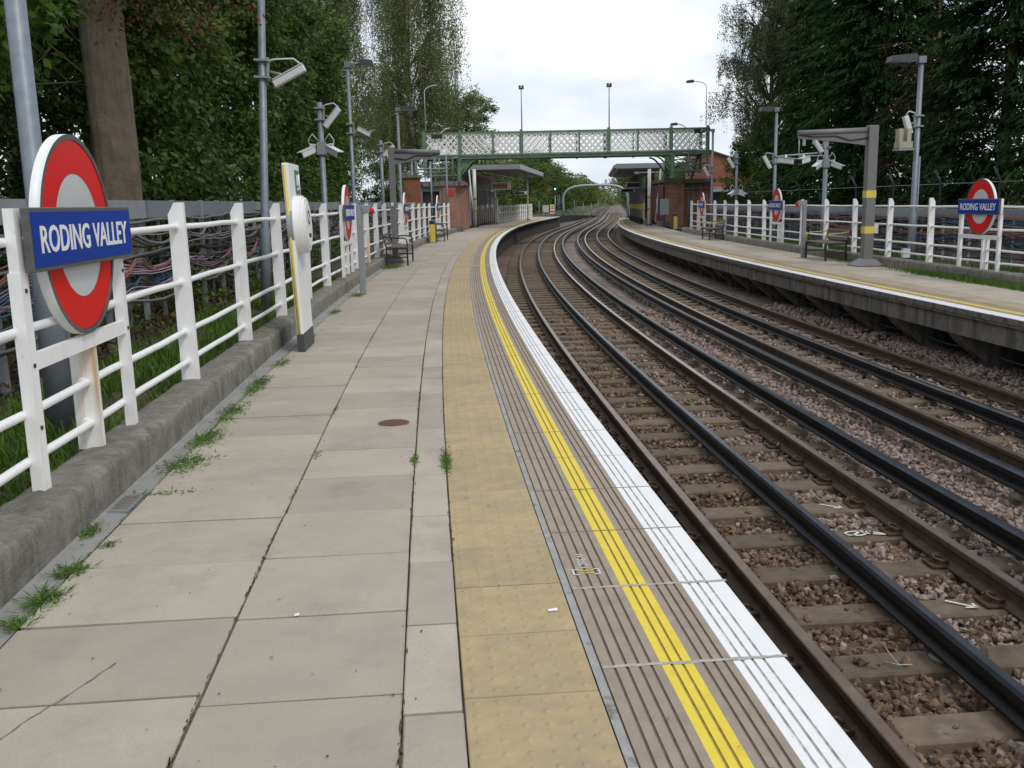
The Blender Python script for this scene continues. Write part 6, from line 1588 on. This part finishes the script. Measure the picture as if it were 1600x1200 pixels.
# weeds rooted in the joints, one plant each
def weed(label, s, d, ls, ld, n, h, seed, z=-0.004):
    rg = np.random.default_rng(seed)
    t = at('weed', label, 'weed', s, d, z, 'weeds growing in the platform joints')
    n = k = int(n * 2.2); C0 = np.stack([rg.normal(0, ld, k), rg.normal(0, ls, k), np.zeros(k)], 1)
    hh = rg.uniform(.35, 1.0, k) * h * 0.8; a = rg.uniform(0, 2 * np.pi, k)
    U = unit(np.stack([np.cos(a), np.sin(a), rg.uniform(.08, .8, k)], 1)); C = C0 + U * (hh * .5)[:, None]
    W = unit(np.cross(U, rg.normal(size=(k, 3)) * .4 + [0, 0, 1])); V, F = leaf_quads(C, U, W, hh, rg.uniform(.0025, .009, k))
    V[:, 2] = np.maximum(V[:, 2], 0.002)
    put('leaves', np_mesh('leaves', V, F, LM['grass'], np.clip(rg.normal(.55, .25, k), 0, 1)), t)
weeds = [(3.62, -2.60, .05, .03, 130, .11, 'tufted weed in the gutter joint at the left edge, nearest the camera'), (3.42, -2.62, .03, .03, 60, .08, 'low broad leaved weed at the left edge below the nearest tuft'), (3.92, -2.60, .045, .03, 110, .075, 'small weed second from the camera in the gutter joint'),
         (4.22, -2.56, .03, .02, 40, .05, 'tiny weed just before the drain grating'), (4.42, -2.70, .05, .02, 70, .07, 'brownish weed against the kerb wall before the drain'), (4.98, -2.52, .03, .09, 120, .045, 'low weed beside the drain grating'),
         (5.55, -2.55, .10, .06, 420, .06, 'wide mat of weed after the drain, widest in the gutter'), (6.15, -2.57, .13, .045, 330, .07, 'weed mat along the gutter level with the thin sign post'), (6.95, -2.57, .18, .04, 300, .07, 'weed strip in the gutter before the help point'),
         (8.0, -2.57, .22, .035, 320, .08, 'long weed strip in the gutter near the help point'), (9.1, -2.55, .14, .03, 160, .07, 'weed just before the help point foot'), (10.9, -2.56, .15, .03, 160, .08, 'weed just behind the help point foot'),
         (13.4, -2.56, .16, .03, 160, .08, 'weed half way between help point and grey post'), (15.9, -2.5, .16, .05, 200, .09, 'weed at the foot of the grey button post'), (22.9, -2.52, .35, .11, 520, .16, 'grassy tuft under the nearer left bench'),
         (5.38, -1.045, .13, .012, 190, .055, 'grassy weed line along the buff tactile row'), (5.45, -1.225, .07, .008, 80, .045, 'thin weed in the joint left of the tactile row'), (6.9, -1.835, .12, .008, 80, .03, 'weed thread in the joint above the access cover'),
         (5.65, -1.81, .05, .008, 34, .03, 'tiny sprig in the middle slab joint'), (23.0, 8.5, .5, .12, 500, .14, 'grass tuft behind the right bench')]
for i, (s, d, ls, ld, n, h, lab) in enumerate(weeds):
    weed(lab, s, d, ls, ld, n, h, 100 + i, ZR if d > 5 else -0.004)
# small plants between the rails
for i, (s, d, lab) in enumerate([(11.5, 1.98, 'small green sprig between the rails of the near track'), (15.2, 2.02, 'second sprig between the rails further along the near track')]):
    weed(lab, s, d, .05, .05, 60, .06, 140 + i, -1.0)
# fallen leaves and twigs, bits of litter on the slabs
rg = np.random.default_rng(33); n = 120
S = 2.2 + 9 * rg.random(n) ** 1.4; D = rg.uniform(-2.55, -0.05, n); C = PN(S, D, 0 * S); C[:, 2] = 0.006
a = rg.uniform(0, 6.28, n); U = np.stack([np.cos(a), np.sin(a), rg.normal(0, .1, n)], 1); W = np.stack([-np.sin(a), np.cos(a), rg.normal(0, .15, n)], 1)
V, F = leaf_quads(C, unit(U), unit(W), rg.uniform(.005, .022, n), rg.uniform(.003, .010, n)); tag(put('fallen_leaves', np_mesh('fallen_leaves', V, F, LM['dry'], rg.random(n))), kind='stuff')
t = at('pale_twig', 'pale forked twig lying on the stones between the near rails', 'twig', 4.55, 1.22, -0.985)
b = MB(); b.tube([(0, 0.05, 0.0), (0.06, -0.02, 0.012), (0.12, -0.04, 0.02)], 0.004, 5); b.tube([(0.06, -0.02, 0.012), (0.05, 0.06, 0.03), (0.045, 0.11, 0.05)], 0.003, 5); b.build('twig', K['palemortar'], t)
for i, (s, d, lab) in enumerate([(3.27, -0.70, 'scrap of white paper on the buff tactile row'), (3.35, -1.62, 'tiny scrap of white paper on the grey slabs')]):
    t = at('paper_scrap', lab, 'litter', s, d, 0.004); b = MB(); k = 0.55 if i == 0 else 0.3
    b.add([(-.03 * k, -.005, 0), (.032 * k, -.009 * k, .002), (.03 * k, .004, .008), (-.028 * k, .007, .003)], [(0, 1, 2, 3)]); b.build('scrap', K['lettering'], t, recalc=False)

# dirt and moss caught in the joints between the slabs
rg = np.random.default_rng(55); Cs, Ls, As, Ts = [], [], [], []
for dj, wgt in ((-2.60, 500), (-1.835, 650), (-1.225, 520), (-1.045, 420), (-1.2255, 60)):
    n = wgt; S = 2.2 + 13 * rg.random(n) ** 1.3; k = np.sin(S * 2.7 + dj * 9) + np.sin(S * 0.9 + dj * 4) + rg.normal(0, .6, n) > 0.1; S = S[k]; n = len(S)
    c = PN(S, dj + rg.normal(0, 0.004, n), 0 * S); c[:, 2] = 0.0028; Cs.append(c); As.append(np.pi / 2 - np.interp(S, _ss, _hh) + rg.normal(0, .10, n)); Ls.append(rg.uniform(.012, .06, n)); Ts.append(rg.random(n))
C = np.concatenate(Cs); A = np.concatenate(As); L_ = np.concatenate(Ls); n = len(C)
U = np.stack([np.cos(A), np.sin(A), 0 * A], 1); W = np.stack([-np.sin(A), np.cos(A), 0 * A], 1)
V, F = leaf_quads(C, U, W, L_, rg.uniform(.003, .008, n)); LM['moss'] = leaf_mat('joint_moss', (0.06, 0.052, 0.038), (0.11, 0.12, 0.045), 0.05, 0.9)
tag(put('joint_moss', np_mesh('joint_moss', V, F, LM['moss'], np.concatenate(Ts))), kind='stuff')
